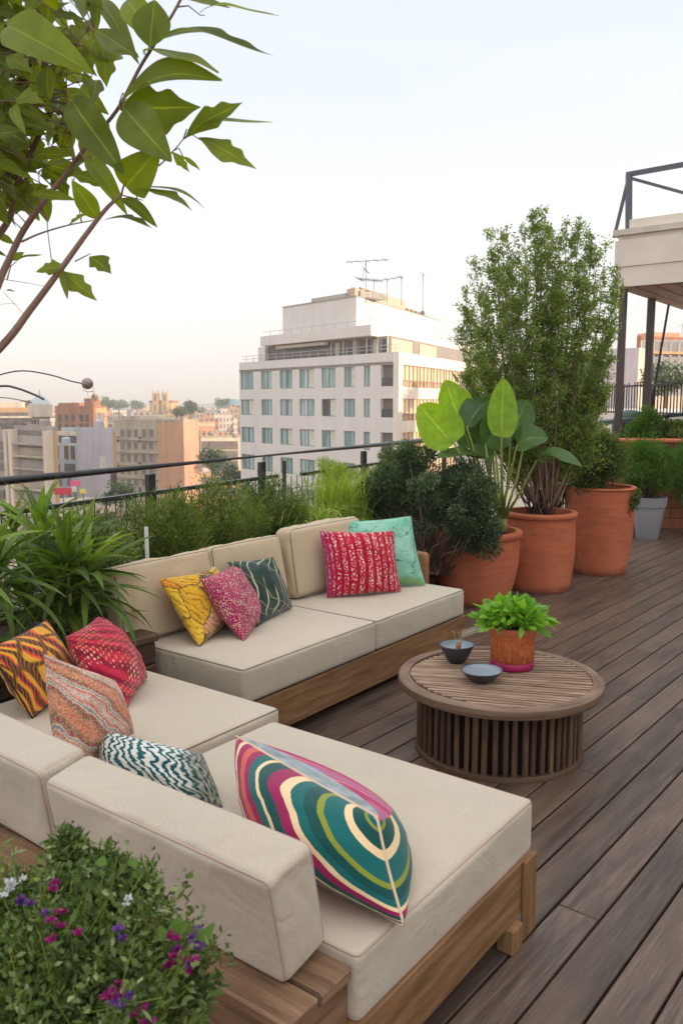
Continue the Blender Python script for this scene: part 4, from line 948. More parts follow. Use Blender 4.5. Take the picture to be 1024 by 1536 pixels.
for (px,py,d,r) in cen:
    c=W(px,py,d); nsp=int(18+r*240)
    for q in range(nsp):
        dd=rng.normal(size=3);dd/=np.linalg.norm(dd);dd[2]=abs(dd[2])*.8+.2*dd[2]; e=c+dd*r*random.uniform(.45,1.15+(.35 if random.random()<.12 else 0)); b=c-EZ*r*.6+rng.normal(size=3)*r*.15; ends.append(e)
        mbS.tube([b,(b+e)/2+rng.normal(size=3)*.01,e],[.002,.0015,.0008],3,cap=False)
        m=42; f=rng.uniform(.2,1.05,(m,1)); ax=nrm(e-b); P.append(b+(e-b)*f+rng.normal(size=(m,3))*.009); D.append(np.tile(ax*.5,(m,1))+rng.normal(size=(m,3))*.6); Rn.append(np.clip(rng.normal(random.uniform(.15,.8),.18,m),0,1))
P=np.concatenate(P);D=np.concatenate(D);Rn=np.concatenate(Rn);m=len(P)
leaves('foliage',P,D,rng.uniform(.008,.024,m)*rng.choice([.7,1,1.3],m),rng.uniform(.005,.012,m),M['l_herb'],ff,T_DIA,.1,Rn)
for q in cen[:6]: mbS.tube([fc+EZ*.33,(fc+EZ*.4+W(*q[:3]))/2,W(*q[:3])],[.006,.005,.003],5)
mbS.build('stems',M['pet'],ff,smooth=True)
def blossoms(mat,spots,name,big=1):
    for (px,py,d,n,r) in spots:
        c=W(px,py,d); P=[];D=[]
        for q in range(n):
            cc=c+rng.normal(size=3)*r; k=16; an=rng.uniform(0,6.283,k); dd=np.stack([np.cos(an),np.sin(an)*.8-.3,rng.uniform(.0,.9,k)],1); P.append(np.tile(cc,(k,1)));D.append(dd)
        P=np.concatenate(P);D=np.concatenate(D); m=len(P)
        leaves(name,P,D,rng.uniform(.007,.013,m)*big,rng.uniform(.004,.008,m)*big,mat,ff,T_DIA)
blossoms(M['fl_m'],[(82,1326,1.38,2,.005),(262,1434,1.36,6,.013),(278,1445,1.36,4,.009),(168,1490,1.22,4,.009),(222,1530,1.25,6,.012),(86,1385,1.3,3,.008),(176,1478,1.24,2,.006),(118,1398,1.3,1,.01),(80,1410,1.28,1,.01)],'blossom')
blossoms(M['fl_p'],[(34,1355,1.4,3,.009),(285,1428,1.38,5,.01),(186,1500,1.22,3,.009),(185,1405,1.32,3,.008),(296,1410,1.40,3,.008),(62,1375,1.35,1,.008)],'blossom')
blossoms(M['fl_w'],[(22,1320,1.42,5,.008),(0,1342,1.4,2,.01),(190,1352,1.42,2,.006)],'blossom')
# a few larger round leaves
mb=MB()
for (px,py,d,px2,py2) in [(258,1402,1.42,272,1372),(262,1398,1.42,285,1385),(300,1415,1.42,322,1384),(246,1412,1.4,240,1388),(196,1300,1.5,205,1288),(205,1318,1.5,212,1302),(150,1300,1.5,156,1284)]:
    big_leaf(mb,W(px,py,d),W(px2,py2,d+.02),.022,(.2,-1,.6),'ovate',na=7,nb=4)
mb.build('round_leaves',M['l_fern'],ff,smooth=True)
# ------------------------------------------------------------------ small tree at the left whose branches hang over the picture
tb_=np.array([-1.75,2.05,0])
tr=thing('lobed_leaf_tree','young tree with glossy lobed leaves and pinkish bark arching in from the upper left','tree',tb_)
mb=MB(); mb.lathe([(0,0),(.2,0),(.27,.42),(.25,.42),(.23,.36),(0,.36)],tb_,36); mb.build('pot',M['terra'],tr,smooth=True)
mb=MB()
fork=W(-330,900,2.1)
mb.tube([tb_+EZ*.35,tb_+np.array([.05,0,.7]),fork],[.03,.026,.022],9)
def PX(l): return [W(*q) for q in l]
def smooth_path(pts,n=6):
    pts=[np.asarray(p) for p in pts]; out=[]
    for i in range(len(pts)-1):
        p0=pts[max(i-1,0)];p1=pts[i];p2=pts[i+1];p3=pts[min(i+2,len(pts)-1)]
        for k in range(n):
            t=k/n; out.append(.5*((2*p1)+(-p0+p2)*t+(2*p0-5*p1+4*p2-p3)*t*t+(-p0+3*p1-3*p2+p3)*t**3))
    return out+[pts[-1]]
BRP=[]
def branch(pts,r0,r1):
    q=smooth_path(pts); m=len(q); BRP.extend(q); mb.tube(q,[.62*(r0+(r1-r0)*i/(m-1)) for i in range(m)],7)
branch([fork]+PX([(-120,640,2.0),(0,522,1.95),(45,465,1.95),(88,408,1.95),(130,350,1.95),(160,312,1.95),(182,292,1.95)]),.019,.006)
branch([fork]+PX([(-160,600,2.2),(-30,470,2.15),(8,400,2.15),(35,345,2.15),(75,290,2.1),(110,245,2.1),(132,215,2.1)]),.02,.008)
branch([fork]+PX([(-180,560,2.35),(-60,420,2.3),(10,335,2.3),(28,270,2.3),(60,200,2.3),(82,150,2.25),(78,110,2.25),(40,70,2.2)]),.02,.007)
branch(PX([(132,215,2.1),(175,165,2.05),(210,100,2.0),(235,60,2.0),(270,0,2.0),(290,-50,2.0)]),.008,.005)
branch(PX([(182,292,1.95),(192,270,1.95),(235,250,1.95),(258,228,1.95),(275,208,1.95)]),.0045,.002)
branch(PX([(182,292,1.95),(215,300,1.95)]),.003,.0015); branch(PX([(33,362,2.15),(60,350,2.1),(100,338,2.05),(140,330,2.0)]),.005,.002)
branch(PX([(60,200,2.3),(52,120,2.3),(55,60,2.3),(52,0,2.3),(50,-50,2.3)]),.008,.005); branch(PX([(78,395,2.0),(72,350,2.05),(70,320,2.1)]),.002,.002)
branch(PX([(112,392,1.95),(128,384,1.95),(136,380,1.95)]),.003,.0015); branch(PX([(0,418,2.1),(40,424,2.05),(72,430,2.0)]),.0016,.0008); branch(PX([(5,438,2.1),(22,456,2.0),(38,474,1.96)]),.0014,.0008)
branch(PX([(0,456,2.1),(20,455,2.1),(30,457,2.1)]),.001,.0006); branch(PX([(110,245,2.1),(105,200,2.1),(100,110,2.1),(118,60,2.05),(140,40,2.05)]),.004,.002)
mbT=mb
LV=[ # base x,y,d, tip x,y,d, width px, normal
(235,60,2.0,412,82,1.9,62,(0,-.5,1),'lobe'),(300,22,2.0,418,26,2.0,40,(0,-.5,1),'ell'),(215,80,2.0,328,112,1.9,70,(.2,-.6,1),'ell'),(228,62,2.0,318,50,2.1,30,(.2,-.4,1),'ell'),
(180,150,2.0,332,118,1.9,95,(.1,-.8,.6),'ell'),(178,162,2.0,300,160,1.9,90,(.1,-.9,-.3),'lobe'),(278,206,1.95,364,152,1.9,55,(.2,-1,.4),'lobe'),(285,195,1.95,410,184,1.9,26,(.1,-.6,1),'ell'),
(298,208,1.95,384,254,1.9,56,(.1,-.9,.5),'lobe'),(205,285,1.95,288,318,1.9,44,(.1,-.5,1),'lobe'),(210,280,1.95,308,312,1.95,24,(.2,-.4,1),'ell'),(185,160,1.95,256,240,1.85,90,(-.3,-1,.2),'ell'),
(188,280,1.95,240,222,1.9,80,(.3,-1,-.1),'ovate'),(110,150,2.0,186,260,1.9,74,(-.3,-1,.3),'ell'),(140,45,2.0,210,88,1.95,70,(.2,-.9,.5),'lobe'),(12,40,1.85,140,112,1.8,92,(-.2,-1,.4),'ovate'),
(50,95,2.1,78,168,2.1,46,(-.5,-1,.2),'ell'),(150,50,2.1,160,130,2.1,60,(.5,-1,.1),'lobe'),(130,0,2.1,208,92,2.0,44,(.3,-.8,.4),'ell'),(190,0,2.0,240,62,1.95,60,(-.3,-1,.2),'ell'),
(270,0,2.0,345,12,2.0,40,(0,-.7,.8),'ell'),(225,70,1.95,232,0,1.95,80,(.1,-1,.1),'ell'),(148,328,1.95,108,270,1.9,44,(-.2,-1,.2),'ell'),(150,330,1.95,230,342,1.9,32,(0,-.4,1),'lobe'),
(182,296,1.95,236,340,1.95,24,(.3,-.8,.3),'ell'),(150,322,1.95,100,338,2.0,34,(0,-.4,1),'lobe'),(108,268,2.0,170,285,1.95,44,(0,-.7,.6),'lobe'),(92,408,1.95,146,452,1.9,34,(.2,-1,.3),'lobe'),
(100,400,1.95,54,408,1.95,40,(0,-.8,.5),'lobe'),(94,404,1.95,101,448,1.9,16,(.3,-1,.1),'ell'),(134,384,1.95,167,410,1.9,34,(.1,-1,.4),'lobe'),(22,394,2.1,65,381,2.1,12,(0,-.6,1),'ell'),(8,437,2.1,23,437,2.1,7,(0,-.6,1),'ell'),
(258,228,1.95,284,258,1.95,18,(.2,-1,.2),'lobe'),(275,235,1.95,300,255,1.95,9,(.2,-1,.2),'ell'),(20,390,2.15,36,378,2.15,14,(0,-1,.3),'ell'),(128,236,2.0,190,320,1.95,40,(.2,-1,.2),'ell')]
rs=random.Random(3)
for k in range(420):       # the dense part of the crown towards the corner
    x=rs.uniform(-160,170)*.9; y=rs.uniform(-60,300)
    if x>30 and y>230: x-=70
    if x>100 and rs.random()<.45: x-=120
    d=rs.uniform(2.0,2.7); an=rs.gauss(.5,1.1); L=rs.uniform(45,92)*2/d; 
    tx,ty=x+L*math.cos(an),y+L*math.sin(an)
    if tx>180 and ty>150: continue
    LV.append((x,y,d,tx,ty,d+rs.uniform(-.15,.15),rs.uniform(22,46)*2/d,(rs.uniform(-.6,.6),-1,rs.uniform(-.3,1)),'lobe' if rs.random()<.5 else 'ell'))
for k in range(95):
    LV.append((lambda x,y,d:(x,y,d,x+rs.uniform(-30,60),y+rs.uniform(10,50),d,rs.uniform(14,26),(rs.uniform(-.6,.6),-1,rs.uniform(-.3,1)),'ell'))(rs.uniform(-140,30),rs.uniform(60,400),rs.uniform(2.3,2.8)))
# a proper crown continues out of frame above and to the left, in thinner sampling
for k in range(60):
    x=rs.uniform(-700,-150);y=rs.uniform(-300,420);d=rs.uniform(1.7,2.7);LV.append((x,y,d,x+rs.uniform(-60,60),y+rs.uniform(-20,80),d,50,(rs.uniform(-.6,.6),-1,.3),'ell'))
mb=MB(); BRA=np.array(BRP)
for i,(x,y,d,tx,ty,td,w,n,pf) in enumerate(LV):
    a=W(x,y,d);b=W(tx,ty,td); dq=np.linalg.norm(BRA-a,axis=1); k=int(np.argmin(dq))
    if .01<dq[k]<.32: mbT.tube([BRA[k],(BRA[k]+a)/2+EZ*.012,a,a+(b-a)*.06],[.0022,.0016,.0012,.001],5,cap=False)
    if w>36: w=w*.82
    if i>=37 and w*d>60: b=a+(b-a)*.85
    big_leaf(mb,a,b,w*.98*d/F,n,pf,bend=rs.uniform(.03,.12),fold=rs.uniform(.1,.3),na=26,nb=6,seed=i,wav=rs.uniform(.0,.03),rnd=min(1,max(0,rs.gauss(.5,.25))))
mb.build('crown',M['l_tree'],tr,smooth=True); mbT.build('trunk',M['stem'],tr,smooth=True)
# ------------------------------------------------------------------ arched lamp with glass globe
ab=W(-95,640,4.5); al=thing('arched_lamp','thin arched metal lamp with a small glass globe reaching over the railing','lamp',(ab[0],ab[1],.47))
met=plain('brown_metal',hx(96,84,80),.4,.1,10,0,metal=.5)
mb=MB(); mb.tube([np.array([ab[0],ab[1],.45]),np.array([ab[0],ab[1],1.3]),W(-80,600,4.5),W(-40,578,4.5)],[.014,.013,.012,.01],8); mb.build('pole',met,al,smooth=True)
for pts,r in (([(-40,578,4.5),(0,562,4.5),(35,556,4.5),(75,562,4.5),(105,571,4.5),(123,575,4.5)],.0038),([(-60,590,4.5),(0,579,4.5),(25,582,4.5),(52,592,4.5),(66,599,4.5)],.0062),([(-70,595,4.5),(0,596,4.5),(30,600,4.5),(48,604,4.5)],.0025)):
    mb=MB(); mb.tube(smooth_path(PX(pts)),r,7); mb.build('arm',met,al,smooth=True)
gc=W(131,575,4.5); t=NT('smoked_glass'); t.col(hx(150,136,130)); t.rough(.12); t.b.inputs['Metallic'].default_value=.35
mb=MB(); mb.lathe([(.031*math.sin(a),-.031*math.cos(a)) for a in np.linspace(.001,math.pi-.001,16)],gc,24); gb=mb.build('globe',t.m,al,smooth=True)
mb=MB(); mb.tube([gc+np.array([-.028,0,-.012]),gc+np.array([-.02,0,-.036]),gc+np.array([.0,0,-.045]),gc+np.array([.028,0,-.043])],.0016,5); mb.tube([gc+np.array([.03,0,.0]),gc+np.array([.031,0,-.13])],.0013,4); mb.tube([gc+np.array([.0,0,-.045]),gc+np.array([.002,0,-.10])],.001,4); mb.build('hanger',met,gb)
# ------------------------------------------------------------------ pergola / roof structure on the right
pg=thing('roof_pavilion','cream roof slab on thin dark posts with a steel truss on top','pavilion',W(980,640,13)*np.array([1,1,0])+np.array([0,0,0]))
stuc=plain('cream_stucco',hx(226,214,200),.85,.07,2,.25,40,bd=.01); M['stucco']=stuc
c0=W(922,431,13.0); zc=c0[2]; c0[2]=0
LF=6.5; LS=4.2
dF=nrm(-EV*1.0+EU*-.02); dS=EU
def quad(c,a,b,L1,L2): return [(c[0],c[1]),((c+a*L1)[0],(c+a*L1)[1]),((c+a*L1+b*L2)[0],(c+a*L1+b*L2)[1]),((c+b*L2)[0],(c+b*L2)[1])]
zt=zc+.80
mb=MB(); prism(mb,quad(c0,dF,dS,LF,LS),zc+.0,zc+.30)
q=c0+dF*.03+dS*.03; prism(mb,quad(q-dF*.05-dS*.05,dF,dS,LF,LS),zc+.304,zc+.70); q=c0+dF*.02+dS*.02; prism(mb,quad(q,dF,dS,LF-.1,LS),zc+.704,zc+.77)
mb.build('roof_slab_edge',stuc,pg)
mb=MB(); q=c0-dF*.05-dS*.05; prism(mb,quad(q,dF,dS,LF,LS),zc+.774,zc+.86); mb.build('coping',plain('worn_coping',hx(206,196,180),.9,.15,5,.3),pg)
mb=MB(); q=c0+dF*.15+dS*.1; prism(mb,quad(q,dF,dS,1.15,1.3),zc+.864,zc+1.02); mb.build('raised_curb',stuc,pg)
mb=MB()
for k in range(22): 
    q=c0+dF*(.06+k*.29)+dS*.05; mb.box(q+dF*.13+dS*(LS/2-.05)+EZ*(zc-.016),dS,dF,EZ,LS/2-.06,.132,.014,bev=.004)
mb.build('soffit_boards',wood('soffit',hx(110,82,66),hx(150,118,96),hx(176,146,124),.7,.6),pg)
for s_,r in((.12,.05),(1.55,.055),(2.55,.022),(4.0,.05)):
    q=c0+dS*s_+dF*.1; mb=MB(); 
    if r>.03: mb.box((q[0],q[1],(zc-.03)/2),dS,dF,EZ,r,r,(zc-.03)/2,bev=.004)
    else: mb.tube([(q[0]-.25,q[1],0),(q[0]-.2,q[1],1.9),(q[0],q[1],zc-.03)],r,7)
    mb.build('post',plain('dark_post',hx(74,60,58),.5,.15) if r>.03 else M['black'],pg)
for k in(3.0,6.2):
    q=c0+dF*k+dS*.2; mb=MB(); mb.box((q[0],q[1],(zc-.03)/2),dS,dF,EZ,.05,.05,(zc-.03)/2,bev=.004); mb.build('post',M['black'],pg)
tm=plain('blue_grey_steel',hx(86,90,98),.45,.1); z0=zc+.86
a=W(943,340,13.2);b=W(943,261,13.2); a[2]=z0
mb=MB(); bar(mb,a,b,.085,.085); far=b+dF*5.0+EZ*.05; bar(mb,b-dF*.04,far,.07,.07); bar(mb,b+EZ*-.06+dF*.02,a+dF*1.95+dS*.05+EZ*.05,.045,.045); bar(mb,b-EZ*.04,a-dF*.27+dS*.1,.045,.045)
bar(mb,a+dF*1.95,b+dF*1.95,.05,.05) if 0 else None; bar(mb,far,np.array([far[0],far[1],z0]),.08,.08)
mb.build('truss',tm,pg)
# pipe rail and green dome cover behind the planter
mb=MB(); mb.tube([W(900,634,14.0),W(1120,612,12.2)],.055,12); ph=mb.build('pipe_rail',plain('teal_pipe',hx(110,136,140),.35,.1),smooth=True,origin=W(1000,625,13)*np.array([1,1,0])+EZ*0)
tag(ph,'thick teal grey metal pipe rail in front of the picket fence','pipe rail'); 
for px,d in((935,13.7),(1000,13.15),(1090,12.45)):
    mb=MB(); q=W(px,632-(px-900)*.1,d); mb.tube([(q[0],q[1],0),(q[0],q[1],q[2]-.03)],.03,8)
    mb.build('support',M['black'],ph)
dc=W(944,634,14.6); mb=MB(); mb.lathe([(.30*math.cos(a),.30*.75*math.sin(a)) for a in np.linspace(0,math.pi/2-.01,9)],dc,28); mb.lathe([(.30,-dc[2]),(.30,0)],dc,28)
tag(mb.build('water_drum',plain('dark_green_drum',hx(44,80,64),.5,.1),smooth=True),'dark green domed drum beside the first pavilion post','drum')
# picket fence on the neighbouring parapet
fa=W(1130,566,11.6); fb=W(690,597,33); fa[2]=fb[2]=0
nf=thing('picket_fence','black vertical bar fence on the neighbouring roof edge behind the pavilion posts','fence',(fa+fb)/2)
dfe=nrm(fb-fa); LL=np.linalg.norm(fb-fa); mb=MB(); ztp=2.12; zb=1.55
for k in range(int(LL/.13)):
    q=fa+dfe*(k*.13); q=q+np.array([0,0,0]); w=random.uniform(-.012,.012); mb.tube([(q[0],q[1],zb),(q[0]+w,q[1],ztp+random.uniform(-.03,.03))],.011,4,cap=False)
mb.build('pickets',M['black'],nf)
mb=MB(); bar(mb,fa+EZ*(ztp-.04),fb+EZ*(ztp-.04),.04,.035); bar(mb,fa+EZ*(zb+.03),fb+EZ*(zb+.03),.03,.03); mb.build('rails',M['black'],nf)
mb=MB(); nrf=np.cross(EZ,dfe); 
if nrf[0]<0: nrf=-nrf
prism(mb,[tuple((fa-nrf*.15)[:2]),tuple((fb-nrf*.15)[:2]),tuple((fb+nrf*9)[:2]),tuple((fa+nrf*9)[:2])],-22,1.546)
tag(mb.build('neighbouring_roof_block',stuc),'pale flat-roofed block under the black bar fence on the right','building')
# unseen block added beyond the right edge to keep the low sun off the terrace
mb=MB(); prism(mb,[(10.5,-9),(16,-9),(19,19),(13.0,19)],-22,7.5)
tag(mb.build('sun_blocker',stuc),'plain stucco building standing right of the terrace, outside the picture','building')
# ------------------------------------------------------------------ the city
G=-22.0
def wallmat(name,c,var=.06,rough=.9,streak=.12):
    t=NT(name); v=t.coord('Object'); n=t.noise(v,.35,5,.6); s=t.noise(t.coord('Object',(1.2,1.2,.08)),1,3); c=np.array(c)
    m=t.math('ADD',t.math('MULTIPLY',n,.5),t.math('MULTIPLY',s,.5)); t.col(t.ramp(m,[(.35,tuple(c*(1-var-streak))),(.6,tuple(np.minimum(c*(1+var),.9)))])); t.rough(rough,.2); return t.m
def facade(name,wall,w1,w2,bw=2.4,rh=3.0,ms=.75,roof=None,off=0.0):
    t=NT(name); v=t.coord('Object'); s=t.sep(v); b=t.n('ShaderNodeTexBrick',offset=off); t.l(t.comb(t.math('ADD',s[0],s[1]),s[2],0),b.inputs[0])
    b.inputs['Scale'].default_value=1;b.inputs['Brick Width'].default_value=bw;b.inputs['Row Height'].default_value=rh;b.inputs['Mortar Size'].default_value=ms;b.inputs['Mortar Smooth'].default_value=.0;b.inputs['Bias'].default_value=0
    b.inputs['Color1'].default_value=(*w1,1);b.inputs['Color2'].default_value=(*w2,1)
    n=t.noise(v,.5,4); wc=t.mix(1,wall,t.ramp(n,[(.3,.78),(.7,1.1)]),'MULTIPLY'); t.l(wc,b.inputs['Mortar'])
    g=t.n('ShaderNodeNewGeometry'); nz=t.sep(g.outputs['Normal'])[2]; up=t.ramp(nz,[(.5,0.),(.6,1.)])
    t.col(t.mix(up,b.outputs[0],roof or hx(150,136,124))); t.rough(.8,.3); return t.m
vL=nrm([-.81,1,0]); vR=nrm([.446,1,0])
def hit(c,d,px):      # distance along d from plan point c at which image column px is met
    r=ray(px,605); a=np.array([[r[0],-d[0]],[r[1],-d[1]]]); s=np.linalg.solve(a,np.array([c[0],c[1]])); return s[1]
class Face:
    def __init__(s,c,d,n): s.c=np.array([c[0],c[1],0.]); s.d=nrm(d); s.n=nrm(n)
    def sz(s,px,py):
        r=ray(px,py); rel=s.c-CAM*np.array([1,1,0]); t=(rel@s.n)/(r@s.n); p=CAM+r*t; return (p-s.c)@s.d,p[2]
    def box(s,mb,s0,s1,z0,z1,o0,o1,bev=0,mi=0):  # offset o along the normal
        c=s.c+s.d*(s0+s1)/2+s.n*(o0+o1)/2+EZ*(z0+z1)/2; mb.box(c,s.d,s.n,EZ,abs(s1-s0)/2,abs(o1-o0)/2,abs(z1-z0)/2,mi,bev)
def perp(d,toward=-1):
    n=np.array([d[1],-d[0],0.]); return n if n[1]<0 else -n
# ---- the white block
D0=80.0; C0=W(598,527,D0); zr=C0[2]; C0[2]=0
FL=Face(C0,vL,perp(vL)); nR=np.array([vR[1],-vR[0],0]); FR=Face(C0,vR,nR)
if FL.n[1]>0: FL.n=-FL.n
wb=thing('white_office_block','white stepped apartment block with teal windows, glazed top floor and antennas beyond the railing','building',(C0[0],C0[1],G))
LL=hit(C0,FL.d,359.5); LR=hit(C0,FR.d,745)
white=wallmat('white_render',hx(224,218,212),.03,.85,.04); slabm=wallmat('roof_gravel',hx(170,160,150))
cream=wallmat('sunlit_cream_render',hx(236,224,210),.04)  # sunlit version of the white render, sun warmth put into its colour
glass=NT('teal_glazing'); v=glass.coord('Object',(1,1,.05)); glass.col(glass.ramp(glass.noise(v,2.2,3),[(.35,hx(98,124,126)),(.5,hx(140,168,166)),(.68,hx(190,206,200))])); glass.rough(.15,.6); glass=glass.m
dglass=plain('dark_glazing',hx(74,76,80),.15,.3,1.2,0); curt=plain('curtain',hx(214,210,196),.8,.15,2,0)
# core set back behind an outer skin made of bands and piers (so windows are real openings)
sk=.55
def inset(c,o): return C0-FL.n*o-FR.n*o*0
mb=MB()
pc=C0-FL.n*sk*1.2-FR.n*sk*1.2
prism(mb,[tuple(pc[:2]),tuple((pc+FR.d*(LR-1.5))[:2]),tuple((pc+FR.d*(LR-1.5)+FL.d*(LL-1.5))[:2]),tuple((pc+FL.d*(LL-1.5))[:2])],G,zr-1.25)
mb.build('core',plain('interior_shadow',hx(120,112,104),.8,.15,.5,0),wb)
mb=MB(); prism(mb,[tuple(C0[:2]),tuple((C0+FR.d*LR)[:2]),tuple((C0+FR.d*LR+FL.d*LL)[:2]),tuple((C0+FL.d*LL)[:2])],zr-1.2,zr-.9); mb.build('roof_deck',slabm,wb)
def px2(Fc,cx,cy): return Fc.sz(340+cx/2.56,360+cy/2.56)
cols=[(53,102),(131,173),(203,251),(278,336),(363,417),(449,492),(525,550),(591,655)]
colS=[(FL.sz(340+a/2.56,580)[0],FL.sz(340+b/2.56,580)[0]) for a,b in cols]   # decreasing with px (s grows to the left)
zrow=[]
zt=FL.sz(340+525/2.56,360+481/2.56)[1]; zbm=FL.sz(340+525/2.56,360+563/2.56)[1]
z2t=FL.sz(340+525/2.56,360+609/2.56)[1]; pitch=zt-z2t; hwin=zt-zbm
rows=[(zt-pitch*k-hwin*(1 if k==0 else .87),zt-pitch*k) for k in range(8)]
# skin bands
mbW=MB(); zz=zr
for k,(z0,z1) in enumerate(rows):
    FL.box(mbW,-.02,LL,z1,zz,-sk,0); zz=z0
FL.box(mbW,-.02,LL,G,zz,-sk,0)
for k,(z0,z1) in enumerate(rows):
    prev=LL
    for (a,b) in colS:            # a>b
        FL.box(mbW,a,prev,z0,z1,-sk,-.004); prev=b
    FL.box(mbW,.0,prev,z0,z1,-sk,-.004)
mbW.build('left_facade',white,wb)
for k,(z0,z1) in enumerate(rows[:6]):
    for i,(a,b) in enumerate(colS):
        if i<7:
            mb=MB(); fw=.07
            for (s0,s1,y0,y1) in((b,b+fw,z0,z1),(a-fw,a,z0,z1),(b+fw,a-fw,z0,z0+fw),(b+fw,a-fw,z1-fw,z1),((a+b)/2-.04,(a+b)/2+.04,z0+fw,z1-fw)): FL.box(mb,s0,s1,y0,y1,-.26,-.16)
            o=mb.build('window',plain('grey_frame',hx(120,128,130),.5,.1,2,0) if (k==0 and i==0) else bpy.data.materials['grey_frame'],wb)
            mb=MB(); FL.box(mb,b+.02,a-.02,z0+.02,z1-.02,-.24,-.21); mb.build('pane',dglass if (k==1 and i==4) else glass,o)
            if (k,i) in((1,4),(2,3),(0,3),(2,4),(1,0),(2,2),(0,5)):
                mb=MB(); 
                q=(b+fw) ; FL.box(mb,q,q+(a-b)*.42,z0+.08,z1-.08,-.208,-.19); mb.build('curtain',curt,o)
        else:
            o=None; mb=MB(); FL.box(mb,b,a,z0,z0+.75,-.2,-.15); o=mb.build('balcony_glass',dglass,wb)
            mb=MB(); FL.box(mb,b,a,z0+.75,z0+.8,-.22,-.12); FL.box(mb,(a+b)/2-.02,(a+b)/2+.02,z0,z0+.75,-.14,-.12); mb.build('handrail',M['rail'],o)
            mb=MB(); FL.box(mb,b+.2,a-.1,z1-.9,z1-.02,-.5,-.45); mb.build('blind',curt,wb)
# right facade: ribbon windows with mullions and balustrades
mbW=MB(); zz=zr; rr=[]
for k in range(6):
    z1=FR.sz(340+675/2.56,360+476/2.56)[1]-pitch*k; z0=z1-(hwin*1.03); rr.append((z0,z1)); FR.box(mbW,-.015,LR,z1,zz,-sk,0.01); zz=z0
FR.box(mbW,-.015,LR,G,zz,-sk,.01)
s1=hit(C0,FR.d,603.5)
for (z0,z1) in rr:
    FR.box(mbW,-.015,s1,z0,z1,-sk,.006)
mbW.build('right_facade',cream,wb)
sun_gl=plain('sunlit_glazing',hx(222,196,164),.5,.15,.6,0)  # peach sunlight on the panes painted into their colour
for k,(z0,z1) in enumerate(rr[:4]):
    mb=MB(); FR.box(mb,s1,LR,z0,z1,-.27,-.2); o=mb.build('window_band',sun_gl,wb); mb=MB(); s=s1+.2; i=0
    while s<LR-.3:
        FR.box(mb,s,s+.09,z0,z1,-.20,-.12); s+=1.25 if i%4 else .85; i+=1
    FR.box(mb,s1,LR,z0+.62,z0+.7,-.19,-.12); s=s1
    while s<LR-.2: FR.box(mb,s,s+.05,z0,z0+.62,-.18,-.13); s+=.55
    mb.build('mullions',plain('bronze_frame',hx(150,122,98),.6,.1,1,0) if k==0 else bpy.data.materials['bronze_frame'],o)
# parapet railing
mb=MB()
for Fc,L,a in((FL,LL,0),):
    for s in np.arange(.3,L,1.6): Fc.box(mb,s,s+.05,zr,zr+.75,-.35,-.3)
    for z in(.35,.72): Fc.box(mb,.2,L-.2,zr+z,zr+z+.05,-.35,-.3)
FR.box(mb,.4,.45,zr,zr+.7,-.5,-.45)
mb.build('roof_railing',plain('light_rail',hx(190,186,180),.5,.1,2,0),wb)
# setback floors
def tier(pxc,d,pxl,pxr,z0,z1,mat,name,parent=wb,extra=0):
    c=W(pxc,605,d); c[2]=0; Ll=hit(c,FL.d,pxl); Lr=hit(c,FR.d,pxr); mb=MB()
    prism(mb,[tuple(c[:2]),tuple((c+FR.d*Lr)[:2]),tuple((c+FR.d*Lr+FL.d*Ll)[:2]),tuple((c+FL.d*Ll)[:2])],z0,z1); return mb.build(name,mat,parent),c,Ll,Lr
def zat(py,d): return W(512,py,d)[2]
zA=zat(515,86)
# penthouse: recessed glazing under a white band
tier(584,84,393,745,zr-.9,zat(504,84),plain('penthouse_inner',hx(150,140,134),.7,.12,.4,0),'penthouse_walls')
o,c5,Ll5,Lr5=tier(556,83.5,391.5,755,zat(504,83.5)+.01,zat(487.5,83.5),white,'penthouse_band')
Fp=Face(W(584,605,84)*np.array([1,1,0]),FL.d,FL.n); LP=hit(Fp.c,FL.d,393)
mb=MB(); Fp.box(mb,hit(Fp.c,FL.d,403.5),LP,zr-.9,zat(504,84)-.01,.02,.5); mb.build('penthouse_pier',white,wb)
a=hit(Fp.c,FL.d,499);b=hit(Fp.c,FL.d,404)
mb=MB(); Fp.box(mb,a,b,zr-.7,zat(508,84),.01,.06); pg_=mb.build('penthouse_glazing',plain('mauve_glazing',hx(116,106,108),.3,.15,.5,0),wb); mb=MB(); Fp.box(mb,a+.1,b-3,zat(511,84),zat(506,84),.5,1.1); mb.build('awning',curt,pg_)
mb=MB()
for px in(499,517,534,552,568,583): s=hit(Fp.c,FL.d,px); Fp.box(mb,s,s+.14,zr-.9,zat(505,84),.06,.2)
mb.build('mullions',cream,wb)
for i,px in enumerate((503,509,522,528,540,547,560,573)):
    s=hit(Fp.c,FL.d,px); mb=MB(); Fp.box(mb,s-.8,s+.0,zr-.6,zat(508,84),.015,.05); mb.build('pane',dglass if i%3 else curt,wb)
FpR=Face(Fp.c,FR.d,FR.n); mb=MB(); FpR.box(mb,.3,6.5,zr-.7,zat(508,84),.02,.07); FpR.box(mb,9,15,zr-.2,zat(508,84),.02,.07); mb.build('side_glazing',sun_gl,wb)
z2=zat(487.5,83.5)
mb=MB(); FLp=Face(c5,FL.d,FL.n); FRp=Face(c5,FR.d,FR.n)
for s in np.arange(.2,Ll5,2.0): FLp.box(mb,s,s+.05,z2,z2+.55,-.4,-.35)
FLp.box(mb,.1,Ll5,z2+.5,z2+.55,-.4,-.35)
for s in np.arange(.2,Lr5,2.2): FRp.box(mb,s,s+.05,z2,z2+.5,-.4,-.35)
FRp.box(mb,.1,Lr5,z2+.45,z2+.5,-.4,-.35)
mb.build('roof_railing',bpy.data.materials['light_rail'],wb)
